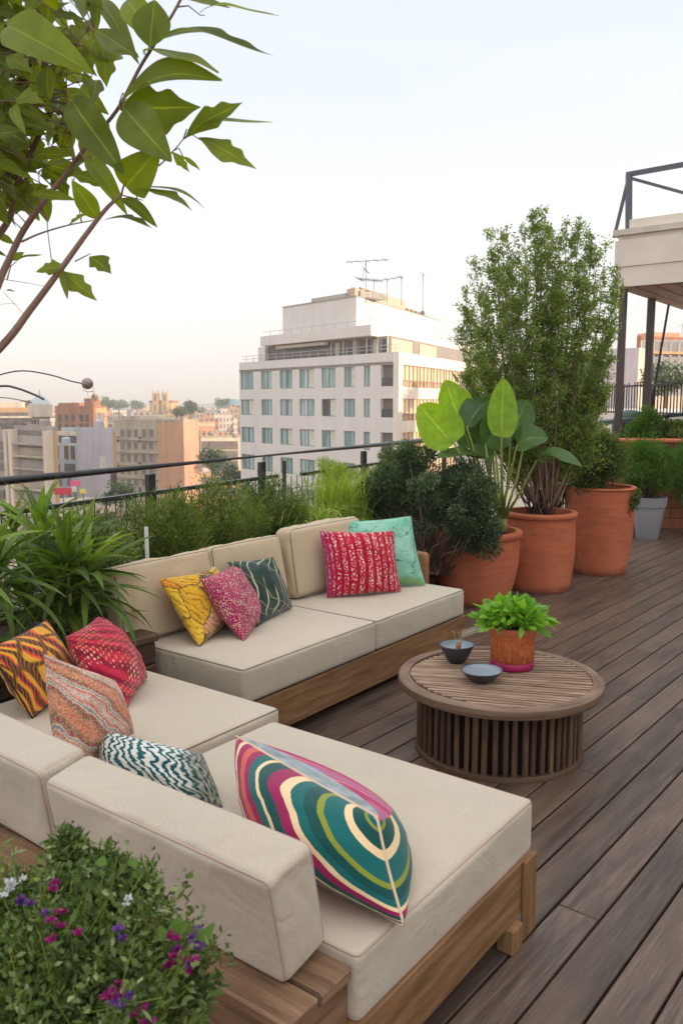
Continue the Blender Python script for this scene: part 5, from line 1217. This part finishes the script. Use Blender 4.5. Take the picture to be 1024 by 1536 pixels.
o,c6,Ll6,Lr6=tier(534,86.5,425,656,z2-.6,zat(447,86.5),white,'upper_block')
z3=zat(447,86.5); F6=Face(c6,FL.d,FL.n); F6R=Face(c6,FR.d,FR.n)
mb=MB(); F6.box(mb,.0,Ll6,z3-.01,z3+.12,-.3,.06); F6R.box(mb,.06,Lr6,z3-.012,z3+.11,-.3,.06); mb.build('upper_coping',slabm,wb)
mb=MB(); F6.box(mb,hit(c6,FL.d,527),hit(c6,FL.d,455),z3+.12,z3+.75,-5,-1.2); mb.build('roof_plinth',plain('rough_concrete',hx(172,166,158),.9,.3,1.5),wb)
tank=plain('peach_render',hx(206,178,156),.85,.08,.6)
mb=MB(); F6R.box(mb,3.0,hit(c6,FR.d,612),z3-.2,z3+1.25,-2.4,-.5); F6R.box(mb,0.6,2.9,z3,z3+1.0,-.9,-.4); mb.build('roof_tank_room',tank,wb)
mb=MB(); F6R.box(mb,3.4,5.2,z3+.1,z3+1.05,-.48,-.1); F6R.box(mb,1.9,2.02,z3+.1,z3+1.2,-.48,-.35); mb.build('pipes',plain('rust_brown',hx(130,96,74),.8,.3,1.5),wb)
mb=MB(); F6R.box(mb,hit(c6,FR.d,615),hit(c6,FR.d,640),z3,z3+.8,-2.6,-1.0); mb.build('roof_cabin',tank,wb)
mb=MB(); s0=hit(c6,FR.d,618)
for k in range(4): F6R.box(mb,s0+k*1.6,s0+k*1.6+1.0,z3+.25,z3+.65,-.99,-.9)
F6R.box(mb,hit(c6,FR.d,643),hit(c6,FR.d,646),z3,z3+1,-1.2,-1.0); F6R.box(mb,hit(c6,FR.d,648),hit(c6,FR.d,650),z3,z3+.5,-1.2,-1.0); mb.build('roof_machines',dglass,wb)
# antennas
ant=plain('antenna_grey',hx(110,112,120),.5,.1,5,0)
def antenna(px,pyb,pyt,d,lab,bars,tilt=.05):
    a=W(px,pyb,d);b=W(px,pyt,d); t=thing('roof_antenna',lab,'antenna',a); mb=MB(); mb.tube([a-EZ*1.2,b],.05,5); mb.build('mast',ant,t); mb=MB()
    for (x0,y0,x1,y1,nn) in bars:
        p=W(x0,y0,d);q=W(x1,y1,d); mb.tube([p,q],.045,5)
        for k in range(nn):
            c=p+(q-p)*(k+.5)/nn; mb.tube([c-EZ*.22+FR.n*.3,c+EZ*.22-FR.n*.3],.03,4)
    mb.build('elements',ant,t)
antenna(549,436,391,87,'tall antenna with a long upper crossbar on the white block',[(518,393,583,389,5),(546,402,553,410,1),(549,391,544,414,1)])
antenna(561,436,418,88,'low antenna with a row of short spikes on the white block',[(540,418,570,421,9),(533,416,545,421,3)])
antenna(580,437,418,87,'second low antenna with a bar slanting up to the right on the white block',[(566,421,603,415,4)])
antenna(602,440,415,87,'bare thin mast at the right of the antennas on the white block',[(600,415,604,415,1)])
antenna(634,455,411,90,'faint thin mast near the right end of the upper roof',[(633,411,635,411,1)])
# ---- nearer city buildings on the left
def corner_block(name,label,pxl,pxc,pxr,py,d,mL,mR,dl=EV,dr=EU,cat='building',par=.5,group=None,roofm=None,zb=G):
    c=W(pxc,py,d); z=c[2]; c[2]=0; Ll=max(.5,hit(c,dl,pxl)); Lr=max(.5,hit(c,dr,pxr)); t=thing(name,label,cat,(c[0],c[1],zb),group)
    nl=perp(dl); nr=np.array([dr[1],-dr[0],0]); mb=MB(); P4=[c,c+dr*Lr,c+dr*Lr+dl*Ll,c+dl*Ll]
    n=4; vs=[(*p[:2],zb) for p in P4]+[(*p[:2],z) for p in P4]
    mb.add(vs,[[3,0,4,7],[1,2,6,5],[2,3,7,6]],None,0); mb.add(vs,[[0,1,5,4]],None,1); mb.add(vs,[[4,5,6,7]],None,2)
    mb.build('walls',[mL,mR,roofm or slabm],t)
    fl=Face(c,dl,nl if nl[1]<0 else -nl);fr=Face(c,dr,nr)
    if par:
        for k in range(3):
            mb=MB(); sx_=random.uniform(.15,.8)*min(Lr,14); sl_=random.uniform(.1,.85)*Ll; q=c+dr*max(1.2,sx_)+dl*sl_+EZ*z; hh=random.uniform(.4,1.1)
            if k==0: mb.lathe([(0,0),(.6,0),(.6,hh*1.2),(.45,hh*1.35),(0,hh*1.4)],q,14)
            elif k==1: mb.box(q+EZ*hh*.5,dl,dr,EZ,random.uniform(.4,1.3),.5,hh*.5,bev=.05)
            else: mb.tube([q,q+EZ*2.2],.035,5); mb.tube([q+EZ*1.9-dl*.5,q+EZ*1.9+dl*.5],.025,4)
            mb.build(('roof_tank','roof_unit','aerial')[k],(mL,slabm,slabm)[k],t)
        mb=MB(); fl.box(mb,-.0,Ll,z-.003,z+par,-.25,.02); fr.box(mb,.02,Lr,z-.006,z+par*.98,-.25,.02); mb.build('parapet',[mL],t)
    return t,fl,fr,Ll,Lr,z
def wins(t,f,pxs,pys,w,h,mat,depth=.12,frame=None,name='window'):
    for px in pxs:
        for py in pys:
            s,z=f.sz(px,py); mb=MB(); 
            if frame is not None:
                for(a,b,c_,d_) in((-w/2-.12,-w/2,-h/2-.12,h/2+.12),(w/2,w/2+.12,-h/2-.12,h/2+.12),(-w/2,w/2,h/2,h/2+.12),(-w/2,w/2,-h/2-.12,-h/2)): f.box(mb,s+a,s+b,z+c_,z+d_,.0,.08)
                o=mb.build(name,frame,t); mb=MB(); f.box(mb,s-w/2,s+w/2,z-h/2,z+h/2,.002,.03); mb.build('pane',mat,o)
            else:
                f.box(mb,s-w/2,s+w/2,z-h/2,z+h/2,-.01,.04); mb.build(name,mat,t)
grey=wallmat('grey_render',hx(176,166,160),.06,.9,.15); lil=wallmat('lilac_render',hx(196,190,198),.04,.9,.1); beige=wallmat('beige_render',hx(190,176,156),.08,.9,.2); peach=wallmat('peach_render_wall',hx(222,172,142),.05,.9,.1)
pale=wallmat('pale_blue_render',hx(188,194,200),.04,.9,.1); ocre=wallmat('ochre_render',hx(210,170,126),.06,.9,.15); brick_=wallmat('brick_red_render',hx(178,128,102),.08,.9,.2); warmw=wallmat('warm_white_render',hx(222,206,186),.05,.9,.12)
dk=plain('window_dark',hx(78,74,74),.3,.3,1.2,0); dk2=plain('window_mid',hx(120,110,104),.4,.3,.8,0)
# peach blank wall with beige windowed side
t,fl,fr,Ll,Lr,z=corner_block('apartment_building','apartment block with a blank peach side wall and a beige front of small windows',170,236,297,634,140,beige,peach)
wins(t,fl,(184,194,204,216,227),(650,668,687,706,724),1.0,1.3,dk2,frame=beige); wins(t,fl,(177,210),(659,697,735),.7,1.0,dk)
mb=MB()
for py in(659,678,697,716): s,zz=fl.sz(200,py); fl.box(mb,.0,Ll,zz-.12,zz+.12,.0,.3)
mb.build('floor_bands',beige,t)
mb=MB(); fl.box(mb,Ll*.2,Ll*.5,z,z+1.2,-4,-1); fr.box(mb,2,4.5,z,z+.9,-4,-1.2); mb.build('roof_boxes',warmw,t)
# lilac blank wall
t,fl,fr,Ll,Lr,z=corner_block('rendered_house','tall blank lilac grey wall with one tiny window, left of the beige windowed block',113,169,172,648,105,lil,ocre)
wins(t,fl,(154,),(697,),1.1,2.2,curt); wins(t,fl,(171,),(722,),1.2,2.6,dk)
mb=MB(); s,_=fl.sz(140,690); fl.box(mb,s,s+.05,G,z,0,.06); mb.build('joint',lil,t)
mb=MB(); s,zz=fl.sz(160,748); fl.box(mb,-1,Ll*.9,zz-1.4,zz,.1,9); mb.build('annex',warmw,t)
# pale blue house
t,fl,fr,Ll,Lr,z=corner_block('small_house','pale blue house with small square windows squeezed between the lilac wall and the balconied block',77,117,119,671,112,pale,pale)
wins(t,fl,(85,101,109),(679,),1.3,1.9,dk,frame=warmw); wins(t,fl,(86,101,109),(702,),1.2,1.2,dk); wins(t,fl,(90,104),(722,742),1.0,1.2,dk2)
t,fl,fr,Ll,Lr,z=corner_block('small_house','low house with a grey blue roof terrace above the pale blue one',84,114,118,652,130,warmw,ocre)
wins(t,fl,(94,108),(661,),2.2,1.6,dk); mb=MB(); fl.box(mb,Ll*.3,Ll*.9,z,z+1,-2,-.4); mb.build('roof_box',pale,t)
# balconied block at left
t,fl,fr,Ll,Lr,z=corner_block('balconied_building','grey apartment block with stacked recessed balconies, second from the left edge',20,80,83,646,98,grey,ocre)
for py in(664,683,702,733,752): 
    s0,zz=fl.sz(76,py); s1_,_=fl.sz(28,py); mb=MB(); fl.box(mb,s0,s1_,zz-.1,zz+.75,.0,.05); fl.box(mb,s0,s1_,zz-.35,zz-.1,.02,.9)
    o=mb.build('balcony',beige if py%2 else grey,t); mb=MB(); fl.box(mb,s0,s1_,zz+.78,zz+1.35,.0,.03); mb.build('opening',dk2,o)
mb=MB(); 
for px in(19.5,27,79): s,_=fl.sz(px,700); fl.box(mb,s-.35,s+.3,G,z,.0,1.0)
mb.build('piers',warmw,t)
t,fl,fr,Ll,Lr,z=corner_block('dim_building','narrow dim block with grey window strips at the very left edge',-45,19,21,652,103,grey,grey)
wins(t,fl,(4,14),(668,684,700,722,742),2.4,1.1,dk2)
wins(t,fl,(10,),(676,),1.6,2.2,dk)
# warm lit apartments right of the peach wall
t,fl,fr,Ll,Lr,z=corner_block('sunlit_apartments','sunlit cream apartments with balconies between the peach wall and the white block',294,301,375,657,175,beige,warmw,dr=nrm([.9,.45,0]))
wins(t,fr,(308,318,329,340,351),(668,682,697),1.7,1.8,dk2); 
for i,py in enumerate((690,706,722)): s0,zz=fr.sz(302,py); s1_,_=fr.sz(330,py); mb=MB(); fr.box(mb,s0,s1_,zz-.15,zz+.6,.0,1.2); mb.build('balcony',warmw,t)
mb=MB(); s0,zz=fr.sz(300,722); s1_,_=fr.sz(338,716); fr.box(mb,s0,s1_,zz-1.6,zz-.2,.02,.3); mb.build('dark_strip',dk,t)
t,fl,fr,Ll,Lr,z=corner_block('lower_apartments','lower sunlit block with garages under the cream apartments',296,300,400,712,165,beige,ocre,dr=nrm([.9,.4,0]))
wins(t,fr,(312,330,348),(722,738),2.4,1.8,dk2)
# orange lit row and brick block
t,fl,fr,Ll,Lr,z=corner_block('long_terrace','orange sunlit long building with dark openings at the far left',-60,-52,51,615,165,ocre,ocre,dr=nrm([1,.22,0]))
wins(t,fr,(3,16,30,42),(632,),1.9,3.6,dk2); mb=MB(); fr.box(mb,2,Lr,z-1.6,z-1.2,0,.6); mb.build('cornice',warmw,t); mb=MB(); fr.box(mb,Lr*.2,Lr*.8,z,z+1.6,-6,-2); mb.build('roof_storey',warmw,t)
mb=MB(); s,zz=fr.sz(45,637); q=fr.c+fr.d*s+fr.n*.6+EZ*zz; mb.lathe([(0,0),(.9,.25),(1.2,.5)],q,16); 
tag(mb.build('satellite_dish',curt,smooth=True),'round pale satellite dish on the orange sunlit building','dish')
t,fl,fr,Ll,Lr,z=corner_block('brick_block','reddish brown block with roof sheds behind the pale blue house',82,136,160,612,190,brick_,ocre)
wins(t,fl,(90,100,110,122,131),(627,640),1.4,1.6,dk); mb=MB(); fl.box(mb,Ll*.45,Ll*.95,z,z+1.2,-4,-.5); fl.box(mb,.2,2.6,z,z+2.2,-3,-.2); mb.build('roof_sheds',brick_,t)
wins(t,fr,(146,153),(625,640),1.5,1.8,dk2)
t,fl,fr,Ll,Lr,z=corner_block('brick_chimney','tall red brick chimney shaft rising from the reddish block',132,139,143,601,170,brick_,brick_,par=.4)
# round tower with conical cap
tc_=W(62,650,118); t=thing('water_tower','round grey tower with a pale drum top and pointed metal cap at the left','tower',(tc_[0],tc_[1],G)); r=1.45
zt_=W(62,606,118)[2]; zmid=W(62,625,118)[2]
mb=MB(); mb.lathe([(r*.86,G),(r*.86,zmid)],(tc_[0],tc_[1],0),24); mb.build('shaft',grey,t,smooth=True)
mb=MB(); mb.lathe([(r*.86,zmid),(r*1.1,zmid+.02),(r*1.1,zt_),(0,zt_+.02)],(tc_[0],tc_[1],0),28); mb.build('drum',warmw,t)
mb=MB(); mb.lathe([(r*1.0,zt_),(r*.62,zt_+.75),(.16,zt_+1.25),(.05,zt_+2.0)],(tc_[0],tc_[1],0),20); mb.build('cap',pale,t,smooth=True)
for a in(3.9,4.4,4.9,5.4):
    c=np.array([tc_[0]+r*.87*math.cos(a),tc_[1]+r*.87*math.sin(a),zmid-1.0]); mb=MB(); mb.box(c,[-math.sin(a),math.cos(a),0],[math.cos(a),math.sin(a),0],EZ,.2,.04,.6); mb.build('window',dk,t)
# billboard signs down in the street
for px,py,wx,hh,m,lab in((94,737,2.0,.75,plain('red_sign',hx(196,44,60),.6,.08),'red strip sign down in the street by the pale blue house'),(113,725,1.15,.62,plain('pink_sign',hx(224,90,130),.6,.08),'pink panel sign above the red strip sign'),(111,734,.6,.62,curt,'small white sign under the pink one'),(124,737,.7,.5,plain('yellow_sign',hx(224,200,90),.6,.08),'yellow sign right of the small white one')):
    d=92; c=W(px,py,d); t=thing('street_sign',lab,'sign',(c[0],c[1],G)); mb=MB(); mb.box(c,[1,-.1,0],[.1,1,0],EZ,wx/2*1.0,.06,hh/2,bev=.03); mb.build('panel',m,t)
    mb=MB(); mb.tube([(c[0],c[1]+.15,G),(c[0],c[1]+.15,c[2]+hh/2)],.07,6); mb.build('pole',ant,t)
# twin towered church
d=430; c=W(241,607,d); t=thing('church','distant ochre church with two towers on the skyline','church',(c[0],c[1],G)); sand=wallmat('ochre_stone',hx(214,184,140),.06)
for px in(234,248):
    q=W(px,607,d); zt_=W(px,589,d)[2]; mb=MB(); mb.box((q[0],q[1],(zt_+G)/2),[1,0,0],[0,1,0],EZ,1.6,1.6,(zt_-G)/2); 
    for s in(-1,1): mb.box((q[0]+s*1.3,q[1],zt_+.6),[1,0,0],[0,1,0],EZ,.3,.3,.6)
    o=mb.build('bell_tower',sand,t); mb=MB(); mb.box((q[0],q[1]-1.65,zt_-2.6),[1,0,0],[0,1,0],EZ,.45,.06,1.5); mb.box((q[0],q[1]-1.65,zt_-7.5),[1,0,0],[0,1,0],EZ,.4,.06,1.2); mb.build('opening',dk2,o)
zn=W(241,604,d)[2]; mb=MB(); mb.box((c[0],c[1]+9,(zn+G)/2),[1,0,0],[0,1,0],EZ,5.5,9,(zn-G)/2); mb.build('nave',sand,t)
mb=MB(); prism(mb,[(c[0]-6,c[1]),(c[0]+6,c[1]),(c[0]+6,c[1]+18),(c[0]-6,c[1]+18)],zn,zn+1.2); mb.build('roof',brick_,t)
# green dome
q=W(349,614,520); mb=MB(); mb.lathe([(10,G),(10,q[2]+.5)]+[(10*math.cos(a),q[2]+.5+6*math.sin(a)) for a in np.linspace(0.05,1.55,8)],(q[0],q[1],0),28)
tag(mb.build('domed_hall',plain('verdigris',hx(110,150,150),.7,.1,.1),smooth=True),'hazy green blue dome on the skyline next to the white block','dome')
# right hand city
t,fl,fr,Ll,Lr,z=corner_block('white_warehouse','plain white walled block seen between the tree and the pavilion posts',850,958,975,524,95,wallmat('bright_render',hx(206,200,204)),warmw,par=.2)
t,fl,fr,Ll,Lr,z=corner_block('old_apartments','pinkish apartment building with window rows behind the pavilion posts',956,961,1120,510,100,brick_,warmw,dr=nrm([.92,.3,0]))
wins(t,fr,(972,985,998,1011,1024),(524,543,561,580),1.35,1.9,dk2,frame=pale); wins(t,fr,(978,1005),(533,),.5,.6,dk)
mb=MB(); fr.box(mb,0,Lr,z-1.6,z-1.3,0,.5); mb.build('cornice',ocre,t)
mb=MB(); fr.box(mb,2.5,6.5,z,z+1.1,-4,-1); mb.build('roof_box',peach,t)
t,fl,fr,Ll,Lr,z=corner_block('low_warm_block','low warm coloured block behind the tall potted tree',690,840,900,600,70,warmw,ocre,par=.3)
wins(t,fl,(705,722,740),(612,),1.3,1.4,dk2)
# scattered houses down to the horizon
walls=[hx(222,206,186),hx(214,178,140),hx(196,140,112),hx(206,196,186),hx(226,214,206),hx(190,170,150),hx(220,160,120),hx(176,168,168)]
wn=['cream','ochre','brick red','grey','off white','beige','apricot','stone grey']
FM=[facade('facade_'+wn[i].replace(' ','_'),walls[i],hx(90,84,84),hx(140,128,118),2.3+.2*(i%3),3.0,.62+.06*(i%3),roof=(hx(168,112,88) if i%3==1 else hx(168,156,146))) for i in range(8)]
occ=[]
tries=0;cnt=0
while cnt<270 and tries<9000:
    tries+=1; q=rng.random(); d=150+ (q**1.5)*1000
    px=rng.uniform(-120,420) if rng.random()<.62 else rng.uniform(700,1250)
    x=(px-512)*d/F; hw=rng.uniform(4,9)*(1+d/900); dp=rng.uniform(5,10)*(1+d/1200)
    if any(abs(x-a)<(hw+b)*.78 and abs(d-c_)<(dp+e_)*.85 for a,b,c_,e_ in occ): continue
    if d<270 and px<640: continue
    if d<200 and px>640: continue
    occ.append((x,hw,d,dp)); i=int(rng.integers(8)); 
    zt_=H-( rng.uniform(3,26)*d/F if d>400 else rng.uniform(14,42)*d/F) + (rng.uniform(0,3) if rng.random()<.2 else 0); zt_=max(zt_,G+5)
    an=rng.uniform(-.5,.7); X=np.array([math.cos(an),math.sin(an),0]);Y=np.array([-math.sin(an),math.cos(an),0]); o=np.array([x,d,0])
    mb=MB(); mb.box(o+EZ*(zt_+G)/2,X,Y,EZ,hw*.7,dp*.7,(zt_-G)/2)
    if rng.random()<.7:
        a=rng.uniform(.15,.4); mb.box(o+EZ*(zt_+.9)+X*hw*rng.uniform(-.3,.3),X,Y,EZ,hw*a,dp*a,.9)
    if rng.random()<.4: mb.box(o+EZ*(zt_+.25)-Y*dp*.68,X,Y,EZ,hw*.7,.12,.25)
    far='far' if d>500 else 'middle distance'
    tag(mb.build('town_house',FM[i],origin=(x,d,G)),'small %s %s block among the %s rooftops %s of the white block'%(wn[i],'flat roofed' if i%3!=1 else 'red roofed',far,'left' if px<500 else 'right'),'house','houses of the city %s, %s, %s'%('left' if px<500 else 'right',far,wn[i])); cnt+=1
# trees between the houses
def citytree(px,py,d,r,lab):
    c=W(px,py,d); t=thing('city_tree',lab,'tree',(c[0],c[1],G),'trees on the skyline'); mb=MB(); mb.tube([(c[0],c[1],G),(c[0],c[1],c[2]-r*.3)],[r*.12,r*.06],6); mb.build('trunk',M['stem'],t)
    C,_=blob_pts(c,(r,r,r*.55),16,.1); P=np.concatenate([blob_pts(q,(r*.4,r*.4,r*.28),110,.4)[0] for q in C]); leaves('crown',P,rng.normal(size=P.shape),r*.13,r*.09,M['l_conifer'],t,T_DIA)
for a in((286,612,330,5.2,'dark umbrella-shaped tree on the skyline between the church and the dome'),(272,618,300,3.6,'smaller dark tree left of the umbrella-shaped one'),(331,603,500,5,'grey green tree on the skyline left of the dome'),(160,605,520,8,'hazy tree clump behind the brick chimney'),(178,608,560,7,'hazy tree clump right of the brick chimney'),(50,612,210,3.2,'tree beside the round tower'),(205,606,620,7,'hazy tree clump left of the church'),(318,690,150,3.4,'street tree below the sunlit apartments'),(345,716,130,3.2,'dark street tree near the foot of the white block'),(180,742,95,2.4,'green street tree below the beige windowed block'),(880,560,80,2.6,'bushy tree beside the plain white block'),(1000,566,70,2.2,'pale bare tree in front of the pinkish apartments')): citytree(*a)
# street, ground and hills
def gnd():
    t=NT('city_ground'); v=t.coord('Object'); c=t.voro(v,.09,out='Color'); n=t.noise(v,.3,5); base=t.ramp(t.sep(c)[0],[(0,hx(150,124,104)),(.3,hx(186,166,148)),(.6,hx(120,104,94)),(1,hx(170,130,104))])
    t.col(t.mix(1,base,t.ramp(n,[(.3,.6),(.7,1.2)]),'MULTIPLY')); t.rough(.95,.1); return t.m
mb=MB(); mb.add([(-4000,-60,G),(4000,-60,G),(4000,6000,G),(-4000,6000,G)],[[0,1,2,3]]); tag(mb.build('ground',gnd(),origin=(0,0,G)),kind='structure')
mb=MB(); mb.add([(-60,25,G+.02),(-46,25,G+.02),(-14,205,G+.02),(-24,205,G+.02)],[[0,1,2,3]]); mb.add([(-70,118,G+.024),(70,132,G+.024),(70,140,G+.024),(-70,126,G+.024)],[[0,1,2,3]]); tag(mb.build('road',plain('asphalt',hx(92,88,88),.9,.15,.5),origin=(0,0,G)),kind='structure')
mb=MB(); Np=90; P=np.zeros((Np,2,3)); Q=np.zeros((Np,3,3))
for i in range(Np):
    x=-2200+4400*i/(Np-1); y=2100; h=26+14*noise.noise(Vector((x*.0016,0,3)))+7*noise.noise(Vector((x*.009,0,5)))
    Q[i,0]=(x,y-350,G-1);Q[i,1]=(x,y,G+h*.9);Q[i,2]=(x,y+500,G-1)
mb.grid(Q,flip=True); tag(mb.build('hills',plain('hill_green',hx(110,120,104),.95,.25,.01,0),smooth=True),kind='structure')
# ------------------------------------------------------------------ air, sky, sun, camera
def principled_volume(dens,col):
    m=bpy.data.materials.new('haze'); m.use_nodes=True; t=m.node_tree; t.nodes.clear(); o=t.nodes.new('ShaderNodeOutputMaterial'); v=t.nodes.new('ShaderNodeVolumePrincipled'); v.inputs['Density'].default_value=dens; v.inputs['Color'].default_value=(*col,1); v.inputs['Anisotropy'].default_value=.1; t.links.new(v.outputs[0],o.inputs['Volume']); return m
HAZE=0.0007
if HAZE:
    mb=MB(); mb.box((0,1250,(26+G-1)/2),[1,0,0],[0,1,0],EZ,2500,1500,(26-G+1)/2); hz=mb.build('haze',principled_volume(HAZE,(.98,.955,.93)),origin=(0,1250,0)); tag(hz,kind='stuff')
SUN_EL=math.radians(8); sdir=nrm([.96,-.22,0])*math.cos(SUN_EL)+EZ*math.sin(SUN_EL)
w=bpy.data.worlds.new('World'); sc.world=w; w.use_nodes=True; t=w.node_tree; t.nodes.clear(); N=t.nodes.new; L=t.links.new
out=N('ShaderNodeOutputWorld'); bg1=N('ShaderNodeBackground'); sky=N('ShaderNodeTexSky'); sky.sky_type='NISHITA'; sky.sun_disc=False; sky.sun_elevation=SUN_EL; sky.sun_rotation=math.atan2(sdir[0],sdir[1]); sky.dust_density=2.5; sky.air_density=1; sky.ozone_density=1.5
L(sky.outputs[0],bg1.inputs[0]); bg1.inputs[1].default_value=.05
tc=N('ShaderNodeTexCoord'); sp=N('ShaderNodeSeparateXYZ'); L(tc.outputs['Generated'],sp.inputs[0]); rp_=N('ShaderNodeValToRGB'); L(sp.outputs[2],rp_.inputs[0])
st=[(0,hx(246,236,230)),(.06,hx(248,242,238)),(.16,hx(248,247,246)),(.28,hx(241,243,247)),(.45,hx(226,233,243)),(.62,hx(232,234,236)),(1,hx(238,232,224))]
while len(rp_.color_ramp.elements)<len(st): rp_.color_ramp.elements.new(.5)
for e,(p,c) in zip(rp_.color_ramp.elements,st): e.position=p;e.color=(*c,1)
mp=N('ShaderNodeMapping'); mp.inputs['Scale'].default_value=(1,1,5); L(tc.outputs['Generated'],mp.inputs[0]); nz=N('ShaderNodeTexNoise'); nz.inputs['Scale'].default_value=2.2; nz.inputs['Detail'].default_value=5; L(mp.outputs[0],nz.inputs[0])
cr=N('ShaderNodeValToRGB'); cr.color_ramp.elements[0].position=.35;cr.color_ramp.elements[0].color=(.955,.965,.98,1);cr.color_ramp.elements[1].position=.65;cr.color_ramp.elements[1].color=(1.02,1.015,1.005,1); L(nz.outputs[0],cr.inputs[0])
mx=N('ShaderNodeMix'); mx.data_type='RGBA'; mx.blend_type='MULTIPLY'; mx.inputs[0].default_value=1; L(rp_.outputs[0],mx.inputs[6]);L(cr.outputs[0],mx.inputs[7])
bg2=N('ShaderNodeBackground'); L(mx.outputs[2],bg2.inputs[0]); zb_=N('ShaderNodeMapRange'); zb_.inputs[1].default_value=.5; zb_.inputs[2].default_value=.9; zb_.inputs[3].default_value=1.06; zb_.inputs[4].default_value=2.05; L(sp.outputs[2],zb_.inputs[0]); L(zb_.outputs[0],bg2.inputs[1])
ad=N('ShaderNodeAddShader'); L(bg1.outputs[0],ad.inputs[0]);L(bg2.outputs[0],ad.inputs[1]);L(ad.outputs[0],out.inputs[0])
sl=bpy.data.lights.new('sun','SUN'); sl.energy=5.0; sl.angle=math.radians(.6); sl.color=(1,.79,.60); so_=bpy.data.objects.new('sun',sl); COL.objects.link(so_); so_.rotation_euler=Vector(sdir).to_track_quat('Z','Y').to_euler(); so_.location=(20,-10,30)
cam=bpy.data.cameras.new('camera'); cam.sensor_fit='HORIZONTAL'; cam.sensor_width=36; cam.lens=F/1024*36; cam.clip_end=12000; cam.clip_start=.05
cam.dof.use_dof=True; cam.dof.focus_distance=4.2; cam.dof.aperture_fstop=11
co=bpy.data.objects.new('camera',cam); COL.objects.link(co); co.location=(0,0,H); co.rotation_euler=(math.pi/2-PT,0,0); sc.camera=co
sc.view_settings.view_transform='Standard'; sc.view_settings.look='None'; sc.view_settings.exposure=0; sc.view_settings.gamma=1
sc.cycles.max_bounces=8; sc.cycles.diffuse_bounces=4; sc.cycles.transparent_max_bounces=8; sc.cycles.volume_bounces=0; sc.cycles.use_denoising=True
sc.cycles.use_adaptive_sampling=True
